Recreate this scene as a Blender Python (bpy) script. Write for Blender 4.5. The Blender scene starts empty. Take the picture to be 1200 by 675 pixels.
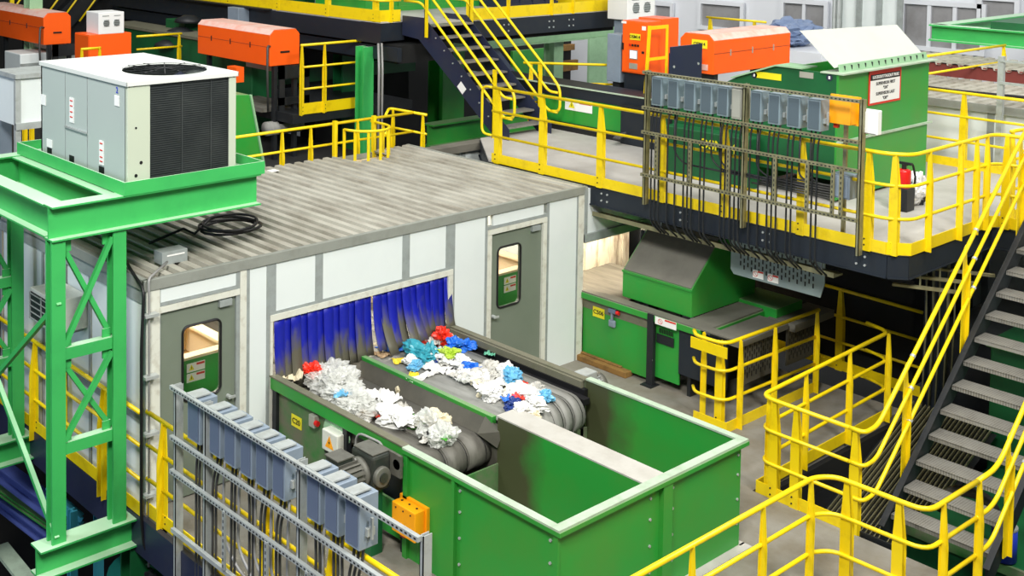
import bpy, math, random
from mathutils import Vector, Matrix
from mathutils import noise as mnoise
random.seed(7)
SC = bpy.context.scene
COL = SC.collection

# ------------------------------------------------------------------ camera model (measured from the photo)
W_, H_ = 1200.0, 675.0
FPX, CX, CY = 1391.412, 399.138, -38.513
CAM = Vector((-6.0868, -10.6827, 6.3369))
def _basis():
    y, p, r = math.radians(38.97570901), math.radians(2.82427946), math.radians(0.50974299)
    fw = Vector((math.sin(y)*math.cos(p), math.cos(y)*math.cos(p), -math.sin(p)))
    rt = Vector((math.cos(y), -math.sin(y), 0)); up = rt.cross(fw)
    r2 = rt*math.cos(r)+up*math.sin(r); u2 = -rt*math.sin(r)+up*math.cos(r)
    return r2, u2, fw
RT, UP, FW = _basis()
def at(px, py, x=None, y=None, z=None):
    "world point on an axis plane seen at a photo position (used while measuring)"
    d = RT*((px-CX)/FPX) - UP*((py-CY)/FPX) + FW
    for i, v in enumerate((x, y, z)):
        if v is not None:
            return CAM + d*((v-CAM[i])/d[i])
cam_d = bpy.data.cameras.new('camera'); cam = bpy.data.objects.new('camera', cam_d); COL.objects.link(cam)
cam_d.sensor_width = 36; cam_d.lens = FPX/W_*36
cam_d.shift_x = (W_/2-CX)/W_; cam_d.shift_y = -(H_/2-CY)/W_
cam_d.clip_end = 200
m = Matrix.Identity(4)
for i in range(3):
    m[i][0], m[i][1], m[i][2], m[i][3] = RT[i], UP[i], -FW[i], CAM[i]
cam.matrix_world = m
SC.camera = cam

# ------------------------------------------------------------------ materials
def lin(c):
    return tuple(((v/255.0)/12.92 if v/255.0 <= .04045 else ((v/255.0+.055)/1.055)**2.4) for v in c)
def paint(name, col, rough=.5, metal=0., dirt=None, amt=.35, scale=3., bump=0., bscale=60., stretch=None, spec=.5, lo=.45, hi=.75, top=None):
    mt = bpy.data.materials.new(name); mt.use_nodes = True
    nt = mt.node_tree; b = nt.nodes['Principled BSDF']
    c = lin(col)
    b.inputs['Base Color'].default_value = (*c, 1); b.inputs['Roughness'].default_value = rough
    b.inputs['Metallic'].default_value = metal; b.inputs['Specular IOR Level'].default_value = spec
    tc = nt.nodes.new('ShaderNodeTexCoord')
    src = tc.outputs['Object']
    if stretch:
        mp = nt.nodes.new('ShaderNodeMapping'); mp.inputs['Scale'].default_value = stretch
        nt.links.new(src, mp.inputs['Vector']); src = mp.outputs['Vector']
    if dirt:
        n = nt.nodes.new('ShaderNodeTexNoise'); n.inputs['Scale'].default_value = scale; n.inputs['Detail'].default_value = 6
        n.inputs['Roughness'].default_value = .65
        nt.links.new(src, n.inputs['Vector'])
        r = nt.nodes.new('ShaderNodeMapRange'); r.inputs['From Min'].default_value = lo; r.inputs['From Max'].default_value = hi
        r.inputs['To Max'].default_value = amt
        nt.links.new(n.outputs['Fac'], r.inputs['Value'])
        mx = nt.nodes.new('ShaderNodeMix'); mx.data_type = 'RGBA'
        mx.inputs['A'].default_value = (*c, 1); mx.inputs['B'].default_value = (*lin(dirt), 1)
        nt.links.new(r.outputs['Result'], mx.inputs['Factor']); nt.links.new(mx.outputs['Result'], b.inputs['Base Color'])
    if top:   # second, paler tone on upward faces
        g = nt.nodes.new('ShaderNodeNewGeometry'); sx = nt.nodes.new('ShaderNodeSeparateXYZ'); nt.links.new(g.outputs['True Normal'], sx.inputs[0])
        r2 = nt.nodes.new('ShaderNodeMapRange'); r2.inputs['From Min'].default_value = .55; r2.inputs['From Max'].default_value = .9; r2.inputs['To Max'].default_value = top[1]
        nt.links.new(sx.outputs['Z'], r2.inputs['Value'])
        m2 = nt.nodes.new('ShaderNodeMix'); m2.data_type = 'RGBA'; m2.inputs['B'].default_value = (*lin(top[0]), 1); m2.inputs['A'].default_value = (*c, 1)
        if b.inputs['Base Color'].links: nt.links.new(b.inputs['Base Color'].links[0].from_socket, m2.inputs['A'])
        nt.links.new(r2.outputs['Result'], m2.inputs['Factor']); nt.links.new(m2.outputs['Result'], b.inputs['Base Color'])
    if bump:
        n2 = nt.nodes.new('ShaderNodeTexNoise'); n2.inputs['Scale'].default_value = bscale; n2.inputs['Detail'].default_value = 3
        nt.links.new(src, n2.inputs['Vector'])
        bp = nt.nodes.new('ShaderNodeBump'); bp.inputs['Strength'].default_value = bump; bp.inputs['Distance'].default_value = .01
        nt.links.new(n2.outputs['Fac'], bp.inputs['Height']); nt.links.new(bp.outputs['Normal'], b.inputs['Normal'])
    return mt
def emit(name, col, s):
    mt = bpy.data.materials.new(name); mt.use_nodes = True
    b = mt.node_tree.nodes['Principled BSDF']
    b.inputs['Base Color'].default_value = (*lin(col), 1)
    b.inputs['Emission Color'].default_value = (*lin(col), 1); b.inputs['Emission Strength'].default_value = s
    return mt
M = {}
M['yellow'] = paint('yellow_paint', (240, 210, 12), .38, dirt=(176, 140, 26), amt=.5, scale=5, lo=.52, hi=.8)
M['frame_green'] = paint('frame_green', (62, 180, 92), .42, dirt=(44, 140, 76), amt=.4, scale=2, top=((196, 226, 196), .8))
M['green'] = paint('machine_green', (40, 150, 56), .4, dirt=(76, 140, 52), amt=.6, scale=1.6, lo=.4, hi=.7, top=((150, 160, 130), .5))
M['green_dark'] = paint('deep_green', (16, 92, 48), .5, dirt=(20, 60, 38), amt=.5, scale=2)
M['green_dusty'] = paint('dusty_green', (52, 120, 52), .7, dirt=(112, 108, 92), amt=.9, scale=2.5, lo=.35, hi=.65)
M['green_pale'] = paint('pale_green', (150, 190, 150), .6, dirt=(110, 150, 110), amt=.4, scale=4)
M['rim'] = paint('dusty_rim', (176, 196, 172), .6, dirt=(120, 126, 108), amt=.5, scale=5)
M['rim_brown'] = paint('dusty_brown_rim', (112, 110, 92), .7, dirt=(84, 92, 66), amt=.6, scale=6)
M['orange'] = paint('orange_enamel', (255, 98, 22), .35, dirt=(240, 84, 20), amt=.3, scale=2)
M['orange_dust'] = paint('dusty_orange_lid', (226, 190, 178), .7, dirt=(228, 120, 80), amt=.6, scale=4)
M['amber'] = paint('amber_plastic', (255, 170, 16), .4)
M['white_panel'] = paint('white_panel', (222, 230, 228), .35, dirt=(205, 214, 214), amt=.3, scale=1.5)
M['white'] = paint('white_enamel', (238, 240, 238), .4)
M['grey_trim'] = paint('grey_trim', (150, 158, 156), .45, dirt=(110, 112, 104), amt=.5, scale=6)
M['cream_trim'] = paint('cream_trim', (214, 216, 204), .45, dirt=(158, 150, 128), amt=.6, scale=7, lo=.5)
M['door'] = paint('grey_green_door', (116, 126, 112), .45, dirt=(102, 112, 98), amt=.4, scale=1.5)
M['black'] = paint('black_rubber', (18, 18, 20), .5)
M['black_steel'] = paint('black_steel', (24, 28, 32), .5, dirt=(52, 52, 50), amt=.4, scale=4)
M['navy'] = paint('navy_steel', (36, 42, 66), .45, dirt=(48, 52, 62), amt=.5, scale=4)
M['navy_dull'] = paint('dark_navy_steel', (26, 34, 44), .5, dirt=(40, 44, 46), amt=.5, scale=4)
M['blue_steel'] = paint('blue_steel', (74, 88, 150), .45, dirt=(50, 60, 110), amt=.5, scale=3)
M['teal_steel'] = paint('teal_steel', (60, 150, 170), .5)
M['galv'] = paint('galvanised_steel', (180, 186, 184), .42, .25, dirt=(136, 138, 130), amt=.5, scale=8)
M['lid_sheet'] = paint('off_white_lid_sheet', (196, 200, 192), .5, dirt=(180, 184, 174), amt=.4, scale=1.5)
M['galv_olive'] = paint('weathered_zinc', (150, 146, 112), .45, .5, dirt=(96, 92, 66), amt=.7, scale=6)
M['box_grey'] = paint('grey_blue_enclosure', (132, 146, 160), .4, dirt=(104, 116, 128), amt=.4, scale=4)
M['box_face'] = paint('dark_grey_blue_plate', (94, 106, 128), .4)  # blue of the light on the foreground rack put into this plate colour
M['box_dark'] = paint('slate_grey_plate', (84, 98, 106), .4)
M['box_slate'] = paint('slate_grey_enclosure', (128, 146, 154), .4, dirt=(100, 114, 120), amt=.5, scale=4)
M['guard'] = paint('grey_guard_sheet', (140, 156, 156), .4, .2, dirt=(120, 134, 134), amt=.5, scale=3)
M['groove'] = paint('dark_roof_groove', (84, 80, 70), .8, dirt=(60, 56, 48), amt=.6, scale=4)  # darker tone for the low flats between the roof ribs
M['black_top'] = paint('painted_shade_black', (12, 14, 14), .8)  # near-black that puts the shade of unlit spaces into the colour
M['silver'] = paint('silver_box', (178, 178, 166), .4, .3)
M['conduit'] = paint('grey_conduit', (66, 66, 64), .5)
M['conduit_light'] = paint('light_grey_conduit', (150, 150, 148), .4)
M['deck'] = paint('grey_deck_plate', (138, 136, 128), .75, dirt=(104, 94, 74), amt=.85, scale=1.3, bump=.25, bscale=90, lo=.35, hi=.7)
M['deck_up'] = paint('pale_deck_plate', (190, 188, 182), .7, dirt=(150, 146, 138), amt=.6, scale=1.1, bump=.15, bscale=80, lo=.35, hi=.7)
M['concrete'] = paint('dark_concrete', (38, 38, 36), .9, dirt=(20, 20, 20), amt=.7, scale=.6)
M['roof'] = paint('weathered_roof_sheet', (176, 174, 162), .7, dirt=(118, 112, 98), amt=.8, scale=2.2, lo=.4, hi=.7, stretch=(1.6, .5, 1))
M['roof_trim'] = paint('grey_roof_trim', (140, 144, 136), .6, dirt=(110, 112, 104), amt=.5, scale=4)
def stained(name, col, stain, y0, y1):
    mt = paint(name, col, .45, dirt=(76, 140, 52), amt=.5, scale=1.6, lo=.4, hi=.7); nt = mt.node_tree; b = nt.nodes['Principled BSDF']
    tc = nt.nodes.new('ShaderNodeTexCoord'); sp = nt.nodes.new('ShaderNodeSeparateXYZ'); nt.links.new(tc.outputs['Object'], sp.inputs[0])
    no = nt.nodes.new('ShaderNodeTexNoise'); no.inputs['Scale'].default_value = 3; no.inputs['Detail'].default_value = 6; nt.links.new(tc.outputs['Object'], no.inputs['Vector'])
    ma = nt.nodes.new('ShaderNodeMath'); ma.operation = 'MULTIPLY_ADD'; nt.links.new(no.outputs['Fac'], ma.inputs[0]); ma.inputs[1].default_value = .5; nt.links.new(sp.outputs['Y'], ma.inputs[2])
    mr = nt.nodes.new('ShaderNodeMapRange'); mr.inputs['From Min'].default_value = y0+.25; mr.inputs['From Max'].default_value = y1+.25; mr.inputs['To Max'].default_value = .92; nt.links.new(ma.outputs[0], mr.inputs['Value'])
    mx = nt.nodes.new('ShaderNodeMix'); mx.data_type = 'RGBA'; nt.links.new(b.inputs['Base Color'].links[0].from_socket, mx.inputs['A']); mx.inputs['B'].default_value = (*lin(stain), 1)
    nt.links.new(mr.outputs['Result'], mx.inputs['Factor']); nt.links.new(mx.outputs['Result'], b.inputs['Base Color']); return mt
M['green_stained'] = stained('stained_green', (40, 150, 56), (74, 66, 50), .25, .6)
M['belt'] = paint('grey_belt', (108, 106, 98), .6, dirt=(70, 68, 62), amt=.8, scale=3, stretch=(3, .5, 1), lo=.4, hi=.65)
M['belt_pale'] = paint('pale_grey_belt', (146, 146, 140), .6, dirt=(112, 112, 106), amt=.7, scale=3, stretch=(3, .6, 1), lo=.4, hi=.65)
M['skirt'] = paint('dusty_skirt', (84, 82, 72), .7, dirt=(58, 56, 50), amt=.6, scale=3)
M['dusty_plate'] = paint('dusty_cover_plate', (110, 108, 98), .75, dirt=(84, 82, 74), amt=.6, scale=2)
M['divider'] = paint('worn_divider_plate', (186, 184, 176), .55, dirt=(150, 144, 132), amt=.5, scale=3)
M['motor'] = paint('dusty_motor_casting', (106, 106, 98), .55, .2, dirt=(70, 68, 60), amt=.7, scale=8)
M['motor_dark'] = paint('dark_gearbox_casting', (48, 54, 50), .5, .2, dirt=(90, 88, 78), amt=.5, scale=8)
M['ac'] = paint('air_conditioner_enamel', (176, 187, 181), .42, dirt=(164, 176, 170), amt=.4, scale=.9)
M['ac_light'] = paint('air_conditioner_post_enamel', (188, 198, 178), .42)
M['ac_top'] = paint('air_conditioner_lid', (214, 218, 212), .45)
M['fin'] = paint('coil_fins', (70, 76, 76), .5, .4, dirt=(96, 102, 100), amt=.7, scale=2)
M['red'] = paint('red_enamel', (206, 24, 24), .3)
M['red_brown'] = paint('oxide_red_fascia', (120, 50, 44), .6)
M['yellow_label'] = paint('yellow_label', (236, 224, 30), .5)
M['ink'] = paint('black_ink', (22, 22, 22), .6)
M['blue_ink'] = paint('blue_ink', (30, 60, 190), .6)
M['red_ink'] = paint('red_ink', (214, 50, 30), .6)
M['label_white'] = paint('label_white', (240, 240, 236), .5)
M['wood'] = paint('stained_timber', (140, 104, 52), .8, dirt=(70, 50, 30), amt=.8, scale=5)
M['cream'] = paint('cream_interior_board', (226, 206, 170), .6)
M['bg_white'] = paint('far_white_wall', (222, 226, 232), .6, dirt=(206, 210, 216), amt=.4, scale=.4)
M['bg_grey'] = paint('far_grey_pane', (150, 150, 152), .3, dirt=(104, 100, 98), amt=.8, scale=.7)
M['screen'] = emit('lit_screen', (235, 240, 245), .8)
M['lamp'] = emit('lamp_tube', (255, 240, 214), 14)

# ------------------------------------------------------------------ mesh builder
class MB:
    def __init__(s): s.v = []; s.f = []; s.pieces = []; s.mi = []; s.cur = 0
    def add(s, vs, fs):
        n = len(s.v); s.pieces.append((n, len(s.f))); s.v += [Vector(v) for v in vs]; s.f += [tuple(i+n for i in f) for f in fs]; s.mi += [s.cur]*len(fs); return s
    def mat(s, i): s.cur = i; return s
    def box(s, x0, y0, z0, x1, y1, z1):
        x0, x1 = min(x0, x1), max(x0, x1); y0, y1 = min(y0, y1), max(y0, y1); z0, z1 = min(z0, z1), max(z0, z1)
        return s.add([(x0,y0,z0),(x1,y0,z0),(x1,y1,z0),(x0,y1,z0),(x0,y0,z1),(x1,y0,z1),(x1,y1,z1),(x0,y1,z1)],
                     [(0,3,2,1),(4,5,6,7),(0,1,5,4),(1,2,6,5),(2,3,7,6),(3,0,4,7)])
    def obox(s, c, ax, ay, az, hx, hy, hz):
        c = Vector(c); ax = Vector(ax).normalized(); ay = Vector(ay).normalized(); az = Vector(az).normalized()
        vs = [c+ax*(i*hx)+ay*(j*hy)+az*(k*hz) for k in (-1,1) for i, j in ((-1,-1),(1,-1),(1,1),(-1,1))]
        return s.add(vs, [(0,3,2,1),(4,5,6,7),(0,1,5,4),(1,2,6,5),(2,3,7,6),(3,0,4,7)])
    def bar(s, a, b, w, h, up=(0,0,1)):
        a = Vector(a); b = Vector(b); d = (b-a); L = d.length; d.normalize()
        side = d.cross(Vector(up)); 
        if side.length < 1e-4: side = d.cross(Vector((1,0,0)))
        side.normalize(); u = side.cross(d).normalized()
        return s.obox((a+b)/2, d, side, u, L/2, w/2, h/2)
    def ibeam(s, a, b, w, h, t=.02, up=(0,0,1)):
        a = Vector(a); b = Vector(b); u = Vector(up)
        s.bar(a+u*(h/2-t/2), b+u*(h/2-t/2), w, t, up); s.bar(a-u*(h/2-t/2), b-u*(h/2-t/2), w, t, up)
        return s.bar(a, b, t, h-2*t, up)
    def prism(s, pts, off):
        n = len(pts); off = Vector(off); P = [Vector(p) for p in pts]
        vs = P+[p+off for p in P]
        return s.add(vs, [tuple(range(n))[::-1], tuple(range(n, 2*n))]+[(i, (i+1) % n, n+(i+1) % n, n+i) for i in range(n)])
    def tube(s, pts, r, n=8, cap=True):
        P = [Vector(p) for p in pts]; rings = []; nrm = None
        for i, p in enumerate(P):
            if i == 0: t = P[1]-p
            elif i == len(P)-1: t = p-P[-2]
            else: t = (P[i+1]-p).normalized()+(p-P[i-1]).normalized()
            t.normalize()
            if nrm is None:
                nrm = t.cross(Vector((0,0,1)))
                if nrm.length < .05: nrm = t.cross(Vector((1,0,0)))
            nrm = (nrm - t*nrm.dot(t)); nrm.normalize(); bn = t.cross(nrm)
            rr = r[i] if isinstance(r, (list, tuple)) else r
            rings.append([p+nrm*(rr*math.cos(2*math.pi*k/n))+bn*(rr*math.sin(2*math.pi*k/n)) for k in range(n)])
        vs = [v for q in rings for v in q]; fs = []
        for i in range(len(P)-1):
            for k in range(n):
                fs.append((i*n+k, i*n+(k+1) % n, (i+1)*n+(k+1) % n, (i+1)*n+k))
        if cap: fs += [tuple(range(n))[::-1], tuple((len(P)-1)*n+k for k in range(n))]
        return s.add(vs, fs)
    def cyl(s, a, b, r, n=16): return s.tube([a, b], r, n)
    def quad(s, *p): return s.add(p, [tuple(range(len(p)))])
ORG = {}
def link(o): COL.objects.link(o); return o
def thing(name, label, cat, loc, group=None, kind=None):
    o = link(bpy.data.objects.new(name, None)); o.empty_display_size = .2; o.location = loc; ORG[o.name] = Vector(loc)
    o['label'] = label; o['category'] = cat
    if group: o['group'] = group
    if kind: o['kind'] = kind
    return o
EACH = {'support_post', 'support_leg', 'stiffener', 'bolt', 'clamp', 'hanger_rod', 'strut_bracket', 'joist', 'stand_leg', 'wall_trim', 'side_wall_panel', 'side_wall_trim',
        'grey_trim', 'cream_frame', 'frame_beam', 'coil_clip', 'access_hole', 'screw', 'crossbar', 'cable_gland', 'edge_beam', 'housing_rib', 'under_frame', 'output_shaft', 'sleeve',
        'perimeter_lip', 'tray_lip', 'rim_lip', 'pole_arm', 'hinge_bolt', 'caption_strip', 'divider_wall', 'floor_flange', 'hutch_leg', 'top_rim', 'roof_trim', 'deck_plate', 'conduit_bundle', 'lid_rim', 'tank_bracket', 'spring_link'}
def build(mb, name, mat, parent=None, smooth=False, bevel=0, label=None, cat=None, group=None, kind=None, loc=None, mats=None):
    if name in EACH and parent is not None and len(mb.pieces) > 1:
        P = mb.pieces+[(len(mb.v), len(mb.f))]; o = None
        for (v0, f0), (v1, f1) in zip(P, P[1:]):
            q = MB(); q.add(mb.v[v0:v1], [tuple(i-v0 for i in f) for f in mb.f[f0:f1]])
            o = build(q, name, mat, parent, smooth, bevel)
        return o
    if parent is not None: org = ORG[parent.name]
    elif loc is not None: org = Vector(loc)
    else:
        xs = [v.x for v in mb.v]; ys = [v.y for v in mb.v]; zs = [v.z for v in mb.v]
        org = Vector(((min(xs)+max(xs))/2, (min(ys)+max(ys))/2, min(zs)))
    me = bpy.data.meshes.new(name); me.from_pydata([tuple(v-org) for v in mb.v], [], mb.f); me.validate()
    me.materials.append(M[mat] if isinstance(mat, str) else mat)
    if mats:
        for q in mats: me.materials.append(M[q] if isinstance(q, str) else q)
        if len(me.polygons) == len(mb.mi):
            for p, i in zip(me.polygons, mb.mi): p.material_index = i
    o = link(bpy.data.objects.new(name, me)); ORG[o.name] = org
    if parent is not None: o.parent = parent
    else: o.location = org
    if smooth:
        for p in me.polygons: p.use_smooth = True
    if bevel:
        bv = o.modifiers.new('bevel', 'BEVEL'); bv.width = bevel; bv.segments = 2; bv.limit_method = 'ANGLE'
    if label: o['label'] = label
    if cat: o['category'] = cat
    if group: o['group'] = group
    if kind: o['kind'] = kind
    return o
def text(s, size, pos, right, up, mat, parent, name='lettering', ex=.0015, wide=1.0):
    cu = bpy.data.curves.new('t', 'FONT'); cu.body = s; cu.size = size; cu.extrude = ex; cu.align_x = 'CENTER'; cu.align_y = 'CENTER'
    cu.space_line = 1.0; cu.offset = size*.012
    tmp = bpy.data.objects.new('t', cu)
    me = bpy.data.meshes.new_from_object(tmp); bpy.data.objects.remove(tmp)
    r = Vector(right).normalized(); u = Vector(up).normalized(); n = r.cross(u)
    org = ORG[parent.name]; P = Vector(pos)
    for v in me.vertices:
        v.co = P + r*(v.co.x*wide) + u*v.co.y + n*v.co.z - org
    me.materials.clear(); me.materials.append(M[mat])
    o = link(bpy.data.objects.new(name, me)); o.parent = parent; ORG[o.name] = org
    return o
def copy_tree(o, parent=None):
    c = o.copy(); link(c); c.parent = parent; ORG[c.name] = ORG[o.name]
    for ch in list(o.children): copy_tree(ch, c)
    return c
def fillet(pts, r=.16, n=5):
    P = [Vector(p) for p in pts]; out = [P[0]]
    for i in range(1, len(P)-1):
        a, b, c = P[i-1], P[i], P[i+1]; d1 = (a-b); d2 = (c-b); k = min(r, d1.length*.45, d2.length*.45)
        p1 = b+d1.normalized()*k; p2 = b+d2.normalized()*k
        for j in range(n+1):
            t = j/n; out.append(p1*(1-t)**2 + b*2*t*(1-t) + p2*t*t)
    return out+[P[-1]]
V = Vector
def rail(label, path, z0, posts, h=1.09, mids=(.38, .74), toe=True, toeh=.14, name='yellow_railing', mat='yellow', r=.024, toe_path=None, closed_end=None, group=None, posth=None, cat='railing', drop=.02):
    "path: list of (x, y) corners; posts: list of (x, y, dx, dy) with rail direction"
    base = (path[0][0], path[0][1], z0)
    t = thing(name, label, cat, base, group)
    top = [V((x, y, z0+h)) for x, y in path]
    build(MB().tube(fillet(top), r), 'top_rail', mat, t, True)
    for q in mids:
        build(MB().tube(fillet([V((x, y, z0+q)) for x, y in path]), r*.85), 'mid_rail', mat, t, True)
    if toe:
        tp = toe_path or path
        mb = MB()
        for a, b in zip(tp, tp[1:]):
            mb.bar((a[0], a[1], z0+toeh/2-.01), (b[0], b[1], z0+toeh/2-.01), .012, toeh)
        build(mb, 'toe_board', mat, t)
    for p in posts:
        x, y, dx, dy = p[:4]; d = V((dx, dy, 0)).normalized(); s = V((-dy, dx, 0)).normalized()
        b = V((x, y, z0-drop)); mb = MB(); H = h+drop
        w0, w1 = .05, .022
        mb.prism([b-d*w0, b+d*w0, b+d*w0+V((0,0,H*.62)), b+d*w1+V((0,0,H)), b-d*w1+V((0,0,H)), b-d*w0+V((0,0,H*.62))], s*.01)
        mb.prism([b-d*w0, b-d*w0-s*.07, b-d*w0*.9-s*.07+V((0,0,H*.66)), b-d*w1-s*.03+V((0,0,H)), b-d*w1+V((0,0,H))], d*.01)
        bo = mb; mb.mat(1)
        for zz in (.05, .12): bo.cyl(b+d*.02+V((0,0,drop+zz))-s*.012, b+d*.02+V((0,0,drop+zz))+s*.022, .009, 6)
        build(mb, 'post', mat, t, mats=('black_steel',))
    return t
def warn_label(parent, c, right, up, w, h, kind='danger'):
    "white safety label with a yellow triangle and a red heading"
    c = V(c); r = V(right).normalized(); u = V(up).normalized(); n = r.cross(u)
    b = build(MB().obox(c, r, u, n, w/2, h/2, .002), 'warning_label', 'label_white', parent)
    if kind == 'danger':
        for q in (-.25, ):
            p = c + r*(w*q) + n*.003; k = min(w, h)*.36
            build(MB().prism([p-r*k-u*k*.8, p+r*k-u*k*.8, p+u*k], n*.001), 'warning_triangle', 'yellow_label', parent)
            build(MB().obox(p+n*.002-u*k*.05, r, u, n, k*.09, k*.4, .001), 'warning_mark', 'ink', parent)
        build(MB().obox(c+r*w*.25+u*h*.28+n*.003, r, u, n, w*.22, h*.12, .001), 'warning_heading', 'red_ink', parent)
    elif kind == 'stop':
        p = c - r*w*.25 + n*.003; mb = MB(); k = h*.33
        pts = [p + r*k*math.cos(a*math.pi/8) + u*k*math.sin(a*math.pi/8) for a in range(17)]
        mb.tube(pts, h*.03, 4); mb.bar(pts[6], pts[14], h*.05, .002, n)
        build(mb, 'prohibition_ring', 'red_ink', parent)
        build(MB().obox(c+r*w*.22+u*h*.36+n*.003, r, u, n, w*.26, h*.11, .001), 'warning_heading', 'red_ink', parent)
    return b
# ================================================================== SETTING
def struct(mb, name, mat, **k):
    return build(mb, name, mat, kind='structure', **k)
# lower walkway deck
fl = MB()
fl.box(.0, -7.5, -.08, 4.3, 0, 0); fl.box(4.3, -6.12, -.08, 5.47, 0, 0)
fl.box(5.47, -3.66, -.08, 8.9, 0, 0); fl.box(7.0, 0, -.08, 8.9, 1.2, 0); fl.box(-.06, 0, -.08, 7.0, 3.75, 0)
struct(fl, 'floor', 'deck')
g = MB(); g.box(-30, -16, -4.2, 40, 34, -4.0)
struct(g, 'floor', 'concrete')
tr = MB(); tr.box(-.08, -7.5, -.42, -.02, 6, -.02); tr.box(-.08, -7.5, -.42, 5.4, -7.44, -.09)
struct(tr, 'trim_1', 'navy')
struct(MB().box(5.41, -6.2, -.5, 5.47, -3.7, -.09).box(5.5, -3.72, -.4, 8.9, -3.67, -.085), 'trim_7', 'black_top')


# ================================================================== SORTING CABIN
cab = thing('sorting_cabin', 'white panelled sorting cabin with ribbed grey roof and two grey-green doors, below the upper platform', 'cabin', (3.5, 0, 0))
R_Z = 2.45
# roof sheet: trapezoid ribs running back from the front edge
mb = MB(); x = -.02; per = .184; nrib = 38
prof = []
for i in range(nrib):
    x0 = i*per
    prof += [(x0, 0), (x0+.062, 0), (x0+.078, .042), (x0+.168, .042)]
prof.append((nrib*per, 0))
prof = [(p[0], p[1]) for p in prof if p[0] <= 7.0]+[(7.0, .0)]
def yback(x): return 3.2 if 5.45 < x < 6.2 else 3.7
vs = []; fs = []
for i, (px_, pz) in enumerate(prof):
    vs += [(px_, .03, R_Z-.03+pz), (px_, yback(px_), R_Z-.03+pz)]
    if i: fs.append((2*i-2, 2*i, 2*i+1, 2*i-1))
mb.add(vs, fs); mb.mi = [1 if prof[i][1] == 0 and prof[i+1][1] == 0 else 0 for i in range(len(prof)-1)]; build(mb, 'roof_sheet', 'roof', cab, mats=('groove',))
mb = MB(); mb.box(-.03, -.02, R_Z-.1, 7.02, .035, R_Z+.02); mb.box(6.97, .0, R_Z-.1, 7.03, 3.7, R_Z+.02); mb.box(-.03, 0, R_Z-.1, .03, 3.7, R_Z+.02); mb.box(-.03, 3.68, R_Z-.1, 7.03, 3.72, R_Z-.02)
build(mb, 'roof_trim', 'roof_trim', cab, bevel=.006)
build(MB().box(0, .06, R_Z-.09, 6.98, 3.18, R_Z-.06), 'ceiling_board', 'white_panel', cab)
def panel(x0, x1, z0, z1, name='wall_panel', mat='white_panel', y=0):
    build(MB().box(x0, y, z0, x1, y+.05, z1), name, mat, cab)
ZT = R_Z-.1
panel(.0, .16, 0, ZT, 'corner_post', 'cream_trim', -.01)
panel(.17, 1.16, 2.19, ZT)
panel(1.3, 1.53, 0, ZT)
panel(1.66, 2.22, 1.79, ZT); panel(2.33, 3.57, 1.79, ZT); panel(3.69, 4.31, 1.79, ZT)
panel(4.47, 5.02, 0, ZT); panel(5.17, 6.16, 2.19, ZT)
panel(6.27, 6.85, 0, ZT); panel(6.88, 7.0, 0, ZT, 'corner_post', 'cream_trim', -.01)
# trims
mb = MB()
for a, b in ((1.12, 1.17), (1.255, 1.3), (1.53, 1.575), (4.43, 4.47), (5.02, 5.06), (6.22, 6.27), (6.85, 6.88), (.16, .17)):
    mb.box(a, -.006, 0, b, .055, ZT)
for a, b in ((2.22, 2.33), (3.57, 3.69), (1.575, 1.66), (4.31, 4.43)): mb.box(a, -.006, 1.79, b, .055, ZT)
mb.box(.17, -.008, 2.16, 1.12, .055, 2.2); mb.box(5.06, -.008, 2.16, 6.22, .055, 2.2); mb.box(1.575, -.008, 1.765, 4.43, .055, 1.8)
build(mb, 'grey_trim', 'grey_trim', cab)
mb = MB()
mb.box(1.575, -.02, 1.695, 4.43, .06, 1.765); mb.box(1.575, -.02, 0, 1.61, .06, 1.69); mb.box(4.345, -.02, 0, 4.43, .06, 1.69)
mb.box(1.17, -.012, 0, 1.255, .055, ZT); mb.box(5.06, -.012, 0, 5.14, .055, 2.085); mb.box(6.14, -.012, 0, 6.22, .055, 2.085)
mb.box(.16, -.015, 2.09, 1.165, .055, 2.155); mb.box(5.06, -.015, 2.09, 6.22, .055, 2.155)
build(mb, 'cream_frame', 'cream_trim', cab)
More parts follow.
